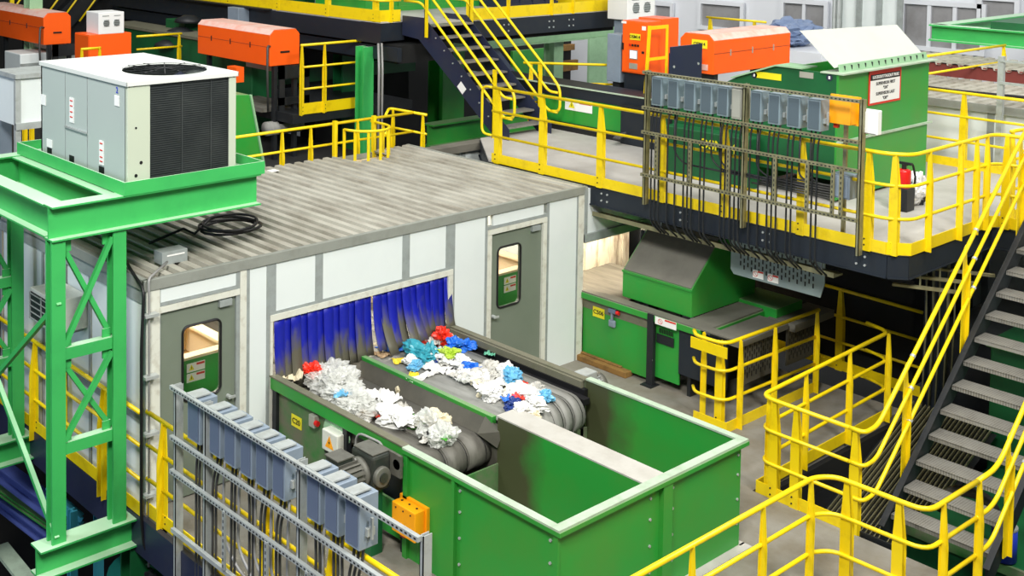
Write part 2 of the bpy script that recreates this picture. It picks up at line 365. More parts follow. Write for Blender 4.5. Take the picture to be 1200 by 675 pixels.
# doors with rounded windows
def rrect(x0, x1, z0, z1, r, n=5):
    out = []
    for cx_, cz_, a0 in ((x1-r, z1-r, 0), (x0+r, z1-r, 90), (x0+r, z0+r, 180), (x1-r, z0+r, 270)):
        for k in range(n+1):
            a = math.radians(a0+90*k/n); out.append((cx_+r*math.cos(a), cz_+r*math.sin(a)))
    return out
glass = bpy.data.materials.new('window_glass'); glass.use_nodes = True
gb = glass.node_tree.nodes['Principled BSDF']; gb.inputs['Transmission Weight'].default_value = 1; gb.inputs['Roughness'].default_value = .02; gb.inputs['IOR'].default_value = 1.02
def door(x0, x1, wx0, wx1, wz0, wz1, hx):
    z1 = 2.09; mb = MB(); y0, y1 = .02, .06
    inner = rrect(wx0, wx1, wz0, wz1, .07); n = len(inner)
    outer = []
    for (x, z) in inner:   # push to door outline
        ox = x1 if x > (wx0+wx1)/2 else x0; oz = z1 if z > (wz0+wz1)/2 else .02
        outer.append((ox, oz))
    vs = [(x, y0, z) for x, z in inner]+[(x, y0, z) for x, z in outer]+[(x, y1, z) for x, z in inner]+[(x, y1, z) for x, z in outer]
    fs = []
    for i in range(n):
        j = (i+1) % n
        if outer[i] == outer[j]:
            fs += [(i, j, n+i), (2*n+i, 3*n+i, 2*n+j)]
        else:
            fs += [(i, j, n+j, n+i), (2*n+i, 3*n+i, 3*n+j, 2*n+j)]
        fs.append((i, 2*n+i, 2*n+j, j))
    mb.add(vs, fs)
    d = build(mb, 'door', 'door', cab)
    gs = [V((x, .012, z)) for x, z in inner]; build(MB().tube(gs+[gs[0]], .014, 6), 'window_gasket', 'black', d)
    build(MB().box(wx0, .035, wz0, wx1, .04, wz1), 'window_pane', glass, d)
    mb = MB().cyl((hx, .02, .98), (hx, -.03, .98), .025, 12); mb.obox((hx+.02, -.035, .98), (1,0,0), (0,1,0), (0,0,1), .045, .008, .012)
    build(mb, 'door_handle', 'galv', d)
    build(MB().box(x1-.22, -.02, 2.0, x1-.06, .02, 2.07), 'door_closer', 'grey_trim', d)
    return d
door(.17, 1.12, .45, .93, 1.06, 1.87, 1.03)
door(5.14, 6.14, 5.28, 5.72, 1.07, 1.88, 5.2)
# left side wall (x=0) panels, back wall, right wall, inside
mb = MB()
for i in range(6): mb.box(.0, .06+i*.61, 0, .05, .06+i*.61+.53, ZT)
build(mb, 'side_wall_panel', 'white_panel', cab)
mb = MB()
for i in range(7): mb.box(-.008, i*.61, 0, .055, .055+i*.61, ZT)
mb.box(-.01, .05, 2.2, .05, 3.7, ZT); mb.box(-.012, .05, .92, .05, 3.7, .99); 
build(mb, 'side_wall_trim', 'grey_trim', cab)
build(MB().box(0, 3.62, 0, 7, 3.67, ZT), 'rear_wall', 'cream', cab)
build(MB().box(6.94, .05, 0, 6.99, 3.62, ZT), 'end_wall', 'white_panel', cab)
# window type air conditioner on the left wall
wac = thing('wall_air_conditioner', 'cream window air conditioner with dark louvres on the left cabin wall', 'air conditioner', (-.2, 1.63, 1.6))
build(MB().box(-.4, 1.3, 1.6, -.012, 1.95, 1.98), 'housing', 'cream_trim', wac, bevel=.01)
build(MB().box(-.41, 1.33, 1.63, -.4, 1.92, 1.94), 'grille_backing', 'black_steel', wac)
mb = MB()
for i in range(5): mb.box(-.425, 1.33, 1.64+i*.07, -.41, 1.92, 1.646+i*.07)
for i in range(3): mb.box(-.425, 1.33+i*.29, 1.63, -.41, 1.336+i*.29, 1.94)
build(mb, 'louvre', 'grey_trim', wac)
build(MB().box(-.3, 1.35, 1.56, -.02, 1.4, 1.6).box(-.3, 1.85, 1.56, -.02, 1.9, 1.6), 'support_leg', 'grey_trim', wac)
# inside: two green chutes with pale rims seen through the door windows and lamp tubes
for (x0, x1, lx, lab) in ((.5, 1.5, .95, 'green sorting chute with pale rim seen through the left door window'), (5.75, 6.7, 6.1, 'green sorting chute with pale rim seen through the right door window')):
    c = thing('sorting_chute', lab, 'chute', (x0, .6, 0)); ya, yb_, zr = .55, 1.6, 1.27
    build(MB().box(x0, ya, .0, x1, ya+.03, zr), 'front_wall', 'green', c); build(MB().box(x0, yb_, .0, x1, yb_+.03, zr), 'rear_wall', 'cream', c); build(MB().box(x0, ya+.03, 0, x0+.03, yb_, zr), 'side_wall', 'cream', c); build(MB().box(x1-.03, ya+.03, 0, x1, yb_, zr), 'side_wall', 'cream', c)
    build(MB().box(x0-.03, ya-.03, zr, x1+.03, ya+.1, zr+.03), 'chute_rim', 'cream', c); build(MB().box(x0-.03, yb_-.1, zr, x1+.03, yb_+.06, zr+.03), 'chute_rim', 'cream', c); build(MB().box(x0-.03, ya+.1, zr, x0+.1, yb_-.1, zr+.03), 'chute_rim', 'cream', c); build(MB().box(x1-.12, ya+.1, zr, x1+.03, yb_-.1, zr+.03), 'chute_rim', 'cream', c)
    build(MB().box(x0+.03, ya+.03, .9, x1-.03, yb_, .92), 'chute_floor', 'wood', c)
    for zz in (1.165, 1.05): warn_label(c, (lx, ya-.004, zz), (1,0,0), (0,0,1), .24, .1)
build(MB().box(5.6, .62, 0, 5.68, .7, 2.3), 'green_post', 'green_pale', label='pale green post seen through the right door window', cat='post')
for xx in (.9, 3.0, 5.6):
    lt = thing('ceiling_lamp', ('lit tube lamp inside the cabin above the %s' % {.9: 'left door', 3.0: 'belts', 5.6: 'right door'}[xx]), 'lamp', (xx, 1.3, 2.3))
    build(MB().box(xx-.45, 1.2, 2.31, xx+.45, 1.4, 2.36), 'lamp_housing', 'white', lt)
    build(MB().cyl((xx-.42, 1.3, 2.29), (xx+.42, 1.3, 2.29), .025, 8), 'lamp_tube', 'lamp', lt, True)
# adjoining enclosure to the right (x > 7) with stained strips
en = thing('belt_enclosure', 'grey panelled enclosure with stained plastic strips above the belt of the green conveyor', 'enclosure', (8, .0, 1.6))
build(MB().box(7.03, .0, 1.78, 8.45, .05, 2.42), 'wall_panel', 'white_panel', en)
mb = MB(); mb.box(7.0, -.04, 1.66, 9.2, .08, 1.78); mb.box(7.0, -.03, 1.66, 7.05, .06, 2.45); mb.box(8.42, -.03, 1.6, 8.52, .08, 2.45)
build(mb, 'frame_beam', 'grey_trim', en)
strip_m = paint('stained_strip', (250, 240, 222), .45, dirt=(120, 76, 26), amt=.9, scale=2.0, lo=.45, hi=.66, stretch=(2.5, 1, .6))
for i in range(13):
    x0 = 7.08+i*.15; mb = MB(); z0 = .78+.05*math.sin(i*2.1)
    mb.box(x0, .75+.015*(i % 2), z0, x0+.155, .756+.015*(i % 2), 2.3)
    build(mb, 'plastic_strip', strip_m, en)
build(MB().box(7.0, 1.2, 0, 9.4, 1.24, 2.42), 'rear_wall', 'cream', en)
build(MB().box(7.0, .05, 2.4, 9.4, 1.2, 2.44), 'enclosure_roof', 'roof_trim', en)
build(MB().box(9.36, .0, 0, 9.4, 1.2, 2.42), 'end_wall', 'black_steel', en)

# ------------------------------------------------------------------ strip curtain
cm = bpy.data.materials.new('blue_strip_dirty'); cm.use_nodes = True; nt = cm.node_tree; b = nt.nodes['Principled BSDF']; b.inputs['Roughness'].default_value = .5
tc = nt.nodes.new('ShaderNodeTexCoord'); sp = nt.nodes.new('ShaderNodeSeparateXYZ'); nt.links.new(tc.outputs['Object'], sp.inputs[0])
no = nt.nodes.new('ShaderNodeTexNoise'); no.inputs['Scale'].default_value = 4.5; no.inputs['Detail'].default_value = 5; nt.links.new(tc.outputs['Object'], no.inputs['Vector'])
ma = nt.nodes.new('ShaderNodeMath'); ma.operation = 'MULTIPLY_ADD'; nt.links.new(no.outputs['Fac'], ma.inputs[0]); ma.inputs[1].default_value = .7; mpc = nt.nodes.new('ShaderNodeMapping'); mpc.inputs['Scale'].default_value = (2.2, 1, .7); nt.links.new(tc.outputs['Object'], mpc.inputs[0]); nt.links.new(mpc.outputs[0], no.inputs['Vector'])
oi = nt.nodes.new('ShaderNodeObjectInfo'); m3 = nt.nodes.new('ShaderNodeMath'); m3.operation = 'MULTIPLY_ADD'; nt.links.new(oi.outputs['Random'], m3.inputs[0]); m3.inputs[1].default_value = .3; nt.links.new(sp.outputs['Z'], m3.inputs[2]); nt.links.new(m3.outputs[0], ma.inputs[2])
mr = nt.nodes.new('ShaderNodeMapRange'); mr.inputs['From Min'].default_value = .22; mr.inputs['From Max'].default_value = -.08; nt.links.new(ma.outputs[0], mr.inputs['Value'])
mx = nt.nodes.new('ShaderNodeMix'); mx.data_type = 'RGBA'; mx.inputs['A'].default_value = (*lin((10, 24, 158)), 1); mx.inputs['B'].default_value = (*lin((92, 90, 76)), 1)
nt.links.new(mr.outputs['Result'], mx.inputs['Factor']); nt.links.new(mx.outputs['Result'], b.inputs['Base Color'])
cur = thing('strip_curtain', 'blue plastic strip curtain with dirty lower ends hanging over both belts', 'curtain', (3, -.0, 1.7))
rnd = random.Random(3)
xs = 1.64; k = 0
while xs < 4.3:
    w = .14; right = xs > 3.02
    if 2.95 < xs < 3.1: xs = 3.1; right = True
    zend = (1.02 if not right else 1.0)+rnd.uniform(-.03, .05)
    zend -= .08 if not right else 0
    out = (-.03-rnd.random()*.05) if not right else (-.13-rnd.random()*.1)*(1 if xs < 3.9 else .6)
    yo = .012*(k % 2); n = 8; vs = []; fs = []
    skew = rnd.uniform(-.02, .02)-(.03 if xs > 4.0 else 0)
    for i in range(n+1):
        t = i/n; z = 1.69+(zend-1.69)*t; y = yo+out*t**2.2
        for dx, dy in ((0, 0), (w*.5, .012), (w, 0)):
            vs.append((xs+dx+skew*t*t, y+dy, z))
        if i:
            a = (i-1)*3
            fs += [(a, a+1, a+4, a+3), (a+1, a+2, a+5, a+4)]
    o = build(MB().add(vs, fs), 'strip', cm, cur, True)
    so = o.modifiers.new('thick', 'SOLIDIFY'); so.thickness = .005
    xs += .118; k += 1
# ------------------------------------------------------------------ conveyor (left)
c1 = thing('belt_conveyor', 'left belt conveyor carrying clear film, with green side panel', 'conveyor', (1.7, -1.1, 0))
build(MB().box(1.58, -2.27, .93, 1.64, .02, 1.07), 'side_rail', 'green', c1, bevel=.008)
build(MB().box(1.57, -2.27, 1.07, 1.66, .02, 1.085), 'side_rail_cap', 'rim_brown', c1)
build(MB().box(1.63, -1.3, .12, 1.65, -.12, .93), 'side_panel', 'green_dusty', c1)
mb = MB(); mb.box(1.585, -.12, 0, 1.65, -.05, .95); mb.box(1.585, -1.37, 0, 1.65, -1.3, .93); mb.box(1.6, -2.26, 0, 1.65, -2.2, .95)
build(mb, 'support_post', 'black_steel', c1)
build(MB().box(1.62, -2.2, .1, 1.65, -1.37, .45), 'lower_panel', 'green', c1)
build(MB().box(1.72, -2.2, .12, 1.74, -1.37, .93), 'inner_plate', 'black_steel', c1)
# belt running into the cabin, rounding the head roller
def belt(x0, x1, y0, y1, z, rr, mat, parent, ridges=(), wave=0):
    prof = [(y0, z)]
    n = 10
    for i in range(11): prof.append((y1+0.0-rr*math.sin(i/10*math.pi*.98), z-rr+rr*math.cos(i/10*math.pi*.98)))
    prof.append((y0, z-2*rr))
    def sheet(xa, xb, lift, nm, mt):
        vs = []; fs = []
        for i, (y, zz) in enumerate(prof):
            if i == 0 or i == len(prof)-1: ny, nz = 0, (1 if i == 0 else -1)
            else:
                a = (i-1)/10*math.pi*.98; ny, nz = -math.sin(a), math.cos(a)
            for xx in (xa, xb): vs.append((xx, y+ny*lift, zz+nz*lift))
            if i: fs.append((2*i-2, 2*i-1, 2*i+1, 2*i))
        o = build(MB().add(vs, fs), nm, mt, parent)
        for p in o.data.polygons: p.use_smooth = True
        so = o.modifiers.new('t', 'SOLIDIFY'); so.thickness = .012; so.offset = 0
        return o
    bl = sheet(x0, x1, 0, 'belt', mat)
    for a, bb in ridges:
        sheet(a, bb, .012, 'belt_ridge', mat); sheet(bb+.004, bb+.02, .004, 'belt_seam', 'black')
    return bl
belt(1.74, 2.87, 2.6, -2.04, .8, .16, 'belt', c1, ((1.95, 2.2), (2.24, 2.5), (2.54, 2.78)))
build(MB().cyl((1.74, -2.04, .64), (2.87, -2.04, .64), .14, 20), 'head_roller', 'black_steel', c1, True)
build(MB().box(1.66, -2.1, .78, 1.74, 2.6, 1.0), 'skirt_board', 'skirt', c1)
mb = MB(); mb.add([(2.78, 2.6, .82), (2.78, -2.12, .82), (2.9, -2.12, 1.0), (2.9, 2.6, 1.0)], [(0, 1, 2, 3)]); o = build(mb, 'skirt_plate', 'skirt', c1); o.modifiers.new('t', 'SOLIDIFY').thickness = .01
build(MB().box(2.88, -2.2, .93, 2.945, .1, 1.012), 'centre_rail', 'green', c1, bevel=.006)
build(MB().box(2.89, -2.27, .1, 2.94, .1, .93), 'centre_plate', 'skirt', c1)
build(MB().add([(2.76, -2.1, .83), (2.88, -2.1, .99), (2.9, -2.34, .9), (2.86, -2.3, .72)], [(0, 1, 2, 3)]), 'deflector_flap', 'skirt', c1)
for y in (-.35, -.9): pass
# label, switch, junction box on the conveyor side
lb = build(MB().box(1.622, -.54, .625, 1.63, -.36, .755), 'number_label', 'yellow_label', c1)
text('C20', .085, (1.619, -.45, .69), (0,-1,0), (0,0,1), 'ink', c1)
js = thing('emergency_switch', 'small grey switch with red button on the left conveyor panel', 'switch', (1.6, -.72, .8))
build(MB().box(1.56, -.72, .8, 1.63, -.62, .93), 'switch_body', 'silver', js, bevel=.006)
build(MB().cyl((1.58, -.76, .86), (1.58, -.72, .86), .03, 12), 'push_button', 'red', js)
js.location.y -= .13; js.location.z -= .03
jb = thing('junction_box', 'dusty junction box with yellow triangle on the left conveyor panel', 'box', (1.57, -.98, .55))
build(MB().box(1.5, -1.12, .58, 1.63, -.86, .8), 'enclosure', 'cream_trim', jb, bevel=.012)
build(MB().prism([(1.615, -.74, .75), (1.615, -.8, .9), (1.615, -1.14, .9), (1.615, -1.18, .75), (1.615, -1.12, .55), (1.615, -.8, .55)], (.012, 0, 0)), 'back_plate', 'green_pale', jb)
mb = MB().prism([(1.497, -.92, .63), (1.497, -1.06, .63), (1.497, -.99, .76)], (.002, 0, 0)); build(mb, 'warning_triangle', 'amber', jb)
mb = MB().prism([(1.494, -.985, .75-.02), (1.494, -1.005, .68), (1.494, -.985, .68), (1.494, -1.0, .64), (1.494, -.975, .695), (1.494, -.992, .695)], (.001, 0, 0)); build(mb, 'warning_mark', 'ink', jb)
mb = MB()
for i in range(3): mb.box(1.52, -1.1+i*.09, .545, 1.57, -1.06+i*.09, .58)
build(mb, 'cable_gland', 'black', jb)
jb.location.y -= .2; jb.location.z += .07
# gear motor
gm = thing('gear_motor', 'dusty finned gear motor on the side of the left conveyor', 'motor', (1.2, -1.75, .3))
def finned(parent, a, b, r, mat, nf=18):
    a = V(a); b = V(b); d = (b-a).normalized(); s = d.cross(V((0,0,1))).normalized(); u = s.cross(d)
    mb = MB().cyl(a, b, r, 20)
    for k in range(nf):
        an = 2*math.pi*k/nf; w = s*math.cos(an)+u*math.sin(an)
        mb.obox((a+b)/2+w*(r+.012), d, w, d.cross(w), (b-a).length/2*.92, .02, .004)
    return build(mb, 'finned_body', mat, parent)
finned(gm, (.78, -1.72, .52), (1.22, -1.72, .52), .12, 'motor')
build(MB().cyl((.70, -1.72, .52), (.80, -1.72, .52), .14, 20), 'fan_cover', 'motor', gm, True, bevel=.01)
mb = MB().box(.96, -1.74, .6, 1.15, -1.55, .71); build(mb, 'terminal_box', 'motor_dark', gm, bevel=.008)
build(MB().box(.95, -1.75, .71, 1.16, -1.54, .722), 'terminal_lid', 'motor', gm)
build(MB().cyl((1.22, -1.72, .52), (1.27, -1.72, .52), .15, 20), 'flange', 'motor', gm, True)
build(MB().box(1.27, -1.9, .36, 1.5, -1.56, .72), 'gearbox', 'motor_dark', gm, bevel=.03)
build(MB().box(1.28, -1.88, .72, 1.49, -1.58, .74), 'gearbox_top', 'motor', gm, bevel=.01)
build(MB().cyl((1.36, -1.9, .52), (1.36, -1.95, .52), .1, 20), 'bearing_cap', 'motor', gm, True, bevel=.008)
build(MB().cyl((1.36, -1.95, .52), (1.36, -1.965, .52), .05, 16), 'bearing_hub', 'motor_dark', gm)
mb = MB().cyl((1.5, -1.98, .62), (1.66, -1.98, .62), .05, 16).cyl((1.5, -1.75, .52), (1.66, -1.75, .52), .06, 16).box(1.5, -2.04, .5, 1.53, -1.7, .72); build(mb, 'output_shaft', 'motor', gm)
gm.location.y -= .26; gm.location.z += .3; ORG[gm.name] = gm.location.copy()
mb = MB().tube(fillet([(1.57, -1.54, .7), (1.55, -1.56, 1.0), (1.55, -1.98, 1.02), (1.52, -2.03, .86), (1.2, -1.95, .95), (1.08, -1.9, .98)], .14), .013); build(mb, 'flexible_conduit', 'conduit_light', gm, True)
mb = MB()
for i in range(9): mb.cyl((1.66, -1.55-i*.035, .72), (1.7, -1.55-i*.035, .84), .012, 6)
build(mb, 'tension_spring', 'motor', gm)
build(MB().box(1.3, -2.1, .0, 1.45, -1.9, .66), 'mounting_foot', 'green_dark', gm)

# ------------------------------------------------------------------ conveyor (right)
c2 = thing('belt_conveyor', 'right belt conveyor carrying coloured bags, beside the right cabin door', 'conveyor', (3.6, -1.1, 0))
belt(2.96, 4.13, 2.6, -2.22, .955, .2, 'belt_pale', c2, ((3.62, 3.74), (3.79, 3.9), (3.95, 4.06)))
build(MB().cyl((2.97, -2.22, .755), (4.17, -2.22, .755), .18, 20), 'head_roller', 'black_steel', c2, True)
build(MB().box(4.32, -2.26, 0, 4.36, -.02, 1.06), 'side_rail', 'green_dusty', c2)
build(MB().box(4.3, -2.26, 1.06, 4.39, .0, 1.08), 'side_rail_cap', 'rim_brown', c2)
build(MB().box(4.27, -2.24, .985, 4.32, .9, 1.06), 'inner_liner', 'rim_brown', c2); build(MB().box(4.25, -2.3, .8, 4.32, .9, .985), 'belt_edge_seal', 'black', c2)
build(MB().box(4.15, -2.38, .86, 4.25, .9, .925), 'edge_guard', 'black', c2)
build(MB().box(4.2, -2.3, .3, 4.25, .9, .86), 'drive_plate', 'black', c2)
mb = MB()
for y in (-.4, -1.9):
    for x in (3.05, 4.1): mb.box(x, y-.04, 0, x+.06, y+.04, .6)
build(mb, 'support_leg', 'black_steel', c2)
# ------------------------------------------------------------------ hopper
hp = thing('discharge_hopper', 'large open green two-bay steel hopper at the end of the belts', 'hopper', (2.95, -3.2, 0))
X0, X1, Y0, Y1, HZ = 1.585, 4.335, -4.215, -2.28, 1.1
build(MB().box(X0, Y0, 0, X0+.02, Y1, HZ-.02), 'side_panel', 'green', hp)
build(MB().box(X1-.02, Y0, 0, X1, Y1, HZ-.02), 'side_panel', 'green_stained', hp)
build(MB().box(X0+.02, Y0, 0, X1-.02, Y0+.02, HZ-.02), 'end_panel', 'green', hp)
mb = MB().box(X0+.02, Y1-.02, 0, X1-.02, Y1, .55); build(mb, 'back_panel', 'green_dusty', hp)
mb = MB()
mb.box(X0-.05, Y0+.041, HZ-.02, X0+.035, Y1, HZ); mb.box(X1-.035, Y0+.041, HZ-.02, X1+.05, Y1, HZ); mb.box(X0-.05, Y0-.05, HZ-.02, X1+.05, Y0+.04, HZ)
build(mb, 'top_rim', 'rim', hp)
mb = MB(); mb.box(X0-.05, Y0-.05, HZ-.06, X0-.04, Y1, HZ-.02); mb.box(X0-.05, Y0-.06, HZ-.06, X1+.05, Y0-.05, HZ-.02)
build(mb, 'rim_lip', 'green', hp)
dv = MB(); dv.box(2.88, Y0+.02, 1.035, 3.2, Y1+.02, 1.05); build(dv, 'divider_plate', 'divider', hp)
mb = MB(); mb.box(2.88, Y0+.02, 0, 2.9, Y1, 1.035); mb.box(3.18, Y0+.02, 0, 3.2, Y1, 1.035); build(mb, 'divider_wall', 'green_stained', hp)
mb = MB(); mb.box(X0-.045, -3.0, 0, X0, -2.96, HZ-.02); mb.box(X0-.035, Y1-.06, 0, X0, Y1, HZ-.02); mb.box(3.0, Y0-.05, 0, 3.14, Y0, HZ-.05); mb.box(X0-.03, Y0-.02, 0, X0, Y0+.03, HZ-.04)
mb.box(X0+.02, -3.0, .0, X0+.03, -2.99, HZ-.02)
build(mb, 'stiffener', 'green', hp)
mb = MB()
for z in (.25, .5, .75, .95):
    for x in (2.86, 3.2, 4.28): mb.cyl((x, Y0, z), (x, Y0-.012, z), .014, 6)
    mb.cyl((X0-.0, -3.04, z), (X0-.014, -3.04, z), .014, 6); mb.cyl((X0, Y0+.08, z), (X0-.014, Y0+.08, z), .014, 6)
build(mb, 'bolt', 'galv', hp)
mb = MB(); mb.box(X1, Y0-.02, 0, X1+.08, Y1, .015); mb.box(X0-.1, Y0-.1, 0, X1+.08, Y0, .015); build(mb, 'floor_flange', 'deck_up', hp)
# small motor behind the right conveyor
sm = thing('small_motor', 'small silver finned motor on the floor behind the right conveyor', 'motor', (4.75, -1.95, .5))
finned(sm, (4.5, -1.95, .78), (4.9, -1.95, .78), .11, 'galv')
build(MB().box(4.6, -2.03, .88, 4.82, -1.86, .98), 'terminal_box', 'galv', sm, bevel=.01)
build(MB().cyl((4.88, -1.95, .78), (4.96, -1.95, .78), .13, 18), 'fan_cover', 'motor', sm, True)
build(MB().box(4.36, -2.1, .55, 4.52, -1.8, .98), 'gearbox', 'motor', sm, bevel=.02)
build(MB().box(4.38, -2.05, 0, 4.5, -1.85, .55), 'mounting_bracket', 'green_dusty', sm)
# amber terminal box on hopper
ab = thing('terminal_box', 'amber plastic terminal box on the left side of the green hopper', 'box', (1.5, -2.43, .29))
P1 = V((1.42, -2.27, 0)); P2 = V((1.42, -2.6, 0))
build(MB().box(1.42, P2.y, .31, 1.55, P1.y, .6), 'enclosure', 'amber', ab, bevel=.008)
build(MB().box(1.55, P2.y-.03, .29, 1.585, P1.y+.03, .62), 'back_plate', 'amber', ab)
mb = MB()
for i in range(3):
    y = P2.y+.06+i*(P1.y-P2.y-.12)/2
    mb.cyl((1.5, y, .6), (1.5, y, .607), .012, 6); mb.cyl((1.42, y, .56), (1.412, y, .56), .008, 6); mb.cyl((1.42, y, .35), (1.412, y, .35), .008, 6)
build(mb, 'screw', 'ink', ab)
build(MB().box(1.48, P1.y-.12, .25, 1.53, P1.y-.06, .31), 'indicator', 'red', ab)
# ------------------------------------------------------------------ recyclables on the belts
def wm(name, col, rough=.4, alpha=0, dirt=None):
    mt = paint(name, col, rough, dirt=dirt or tuple(int(c*.75) for c in col), amt=.5, scale=14)
    if alpha:
        b = mt.node_tree.nodes['Principled BSDF']; b.inputs['Alpha'].default_value = 1-alpha
    return mt
TM = {'clear': wm('clear_film', (228, 230, 224), .22, .42), 'white': wm('white_paper', (228, 228, 224), .6), 'red': wm('red_plastic', (232, 52, 28)),
      'blue': wm('blue_plastic', (34, 110, 214)), 'lblue': wm('light_blue_film', (104, 176, 214), .3), 'teal': wm('teal_film', (60, 160, 176), .35), 'lime': wm('lime_plastic', (176, 206, 66)),
      'grey': wm('grey_film', (190, 188, 180)), 'cream': wm('cream_paper', (216, 206, 176), .7), 'green': wm('green_plastic', (90, 190, 60)), 'mint': wm('mint_film', (96, 170, 140)), 'dark': wm('dark_film', (50, 50, 50)), 'navy': wm('navy_film', (20, 50, 120)), 'yellow': wm('yellow_wrapper', (232, 206, 50)), 'brown': wm('kraft_paper', (156, 132, 100), .8)}
import bmesh
def crumple(name, c, rx, ry, rz, mat, label, cat, seed, sheet=False, group=None, sub=3, rot=0):
    r = random.Random(seed); off = V((r.random()*50, r.random()*50, r.random()*50))
    sub = 4 if rx > .1 else 3; me = bpy.data.meshes.new(name); bm = bmesh.new()
    if sheet: bmesh.ops.create_grid(bm, x_segments=18, y_segments=18, size=1)
    else: bmesh.ops.create_icosphere(bm, subdivisions=sub, radius=1)
    for v in bm.verts:
        p = v.co.copy()
        if sheet:
            a = math.atan2(p.y, p.x); k = .85+.45*mnoise.noise(V((math.cos(a)*.9, math.sin(a)*.9, 0))+off)+.12*mnoise.noise(p*4+off)
            z = abs(mnoise.noise(p*1.6+off))*1.5+mnoise.noise(p*4+off)*.35
            v.co = V((p.x*k*rx, p.y*k*ry, z*rz))
        else:
            n = mnoise.noise(p*1.1+off)*.7+mnoise.noise(p*2.3+off)*.35
            rg = abs(mnoise.noise(p*3.7+off))+.5*abs(mnoise.noise(p*8+off))
            k = .95+n*.75-rg*.55
            v.co = V((p.x*k*rx, p.y*k*ry, max(p.z*k, -.55)*rz))
    mz = min(v.co.z for v in bm.verts)
    R_ = Matrix.Rotation(rot or r.random()*6.28, 3, 'Z')
    for v in bm.verts: v.co = R_ @ (v.co-V((0, 0, mz)))
    bm.to_mesh(me); bm.free()
    me.materials.append(TM[mat]); o = link(bpy.data.objects.new(name, me)); o.location = c; ORG[o.name] = V(c)
    o['label'] = label; o['category'] = cat
    if group: o['group'] = group
    if sheet: so = o.modifiers.new('t', 'SOLIDIFY'); so.thickness = .003
    return o
Z1, Z2 = .815, .965
def tr1(px, py, s, mat, label, sheet=False, sy=None, h=None, name=None, cat=None, dz=0, group=None, seed=None, rot=0):
    z = Z1 if 'L' == side else Z2
    p = at(px, py, z=z+dz)
    s *= 1.3; sy = sy*1.3 if sy else None; h = (h*1.0) if h else None
    crumple(name or ('film_sheet' if sheet else 'crumpled_bag'), (p.x, p.y, z+dz), s, sy or s*.8, h or s*.55, mat, label, cat or ('plastic film' if sheet else 'plastic bag'), seed or int(px*7+py), sheet, group, rot=rot)
side = 'L'
gf = 'clear film heaped on the left belt'
film = 'crumpled clear plastic film in the heap on the left belt'
for px, py, s, dz in ((378, 431, .13, .12), (392, 442, .18, .08), (374, 450, .16, .08), (386, 462, .2, .04), (402, 455, .2, .05), (412, 466, .19, .02), (398, 478, .19, 0), (420, 478, .17, .02), (408, 487, .16, 0), (426, 490, .14, 0), (384, 447, .17, .1), (400, 468, .16, .12), (416, 474, .14, .1), (366, 444, .13, 0), (408, 445, .12, 0), (380, 436, .13, .12), (394, 452, .13, .14), (432, 482, .12, .02), (360, 448, .11, 0), (390, 472, .12, .08), (405, 480, .12, .1), (374, 440, .11, .08)):
    tr1(px, py, s, 'clear', film, group=gf, h=s*.75, dz=dz)
tr1(364, 441, .12, 'red', 'crumpled red plastic bag at the back of the left belt heap', h=.12, dz=.14)
tr1(342, 437, .2, 'cream', 'torn cream paper against the curtain on the left belt', True, .1, .08, 'paper_scrap', 'paper', dz=.17)
tr1(330, 441, .12, 'cream', 'cream paper corner at the far left end of the left belt by the rail', True, .07, .05, 'paper_scrap', 'paper', dz=.19)
tr1(395, 424, .2, 'cream', 'flat pinkish card strip beside the curtain on the left belt', True, .1, .03, 'card_strip', 'card', dz=.02)
tr1(354, 449, .13, 'grey', 'pale grey bag in front of the red bag on the left belt')
tr1(402, 463, .1, 'lblue', 'faint blue film lying over the clear heap', True, .05, .05, dz=.2)
tr1(449, 468, .17, 'white', 'large flat white paper sheet right of the clear heap', True, .15, .08, 'paper_sheet', 'paper', dz=.06)
tr1(428, 490, .1, 'brown', 'small brown paper bag at the rail of the left belt', h=.06, name='paper_bag', cat='paper bag')
tr1(445, 483, .1, 'dark', 'small black and white wrapper below the flat white sheet', True, h=.06, name='wrapper', cat='wrapper')
tr1(446, 489, .08, 'red', 'small red and white wrapper on the left belt', True, h=.04, name='wrapper', cat='wrapper', dz=.03)
tr1(462, 495, .24, 'white', 'big white paper bundle in the middle of the left belt', h=.12, sy=.16, name='paper_bundle', cat='paper')
tr1(470, 490, .13, 'white', 'thin white sheet over the paper bundle on the left belt', True, .1, .06, 'paper_sheet', 'paper', dz=.08)
tr1(492, 495, .1, 'green', 'lime green film scrap beside the white paper bundle', True, .07, .07, dz=.02)
tr1(482, 501, .07, 'green', 'small green plastic scrap under the white bundle', True, .05, .04)
tr1(502, 505, .2, 'clear', 'translucent bag with rubbish near the end of the left belt', h=.14, sy=.15)
tr1(512, 500, .15, 'cream', 'cream crumpled bag near the end of the left belt', h=.12)
tr1(507, 512, .06, 'dark', 'dark wrapper inside the bag at the belt end', h=.05, name='wrapper', cat='wrapper', dz=.04)
tr1(519, 521, .13, 'clear', 'clear bag hanging over the end of the left belt', h=.14)
tr1(522, 514, .05, 'green', 'tiny green wrapper at the end of the left belt', True, h=.03, name='wrapper', cat='wrapper', dz=.1)
tr1(530, 489, .05, 'grey', 'small loose pale flake on the bare part of the left belt', True, h=.02, name='paper_flake', cat='paper')
tr1(466, 462, .035, 'cream', 'tiny upright cream scrap on the bare left belt', h=.06, name='paper_flake', cat='paper')
tr1(470, 478, .08, 'grey', 'grey scrap beside the flat white sheet on the left belt', True, h=.04)
side = 'R'
tr1(518, 403, .14, 'red', 'bright red knotted plastic bag on the right belt', h=.15)
tr1(490, 420, .22, 'teal', 'large teal blue plastic film on the right belt', h=.12, sy=.13)
tr1(503, 412, .14, 'teal', 'teal film fold behind the large teal piece', True, h=.08, dz=.04)
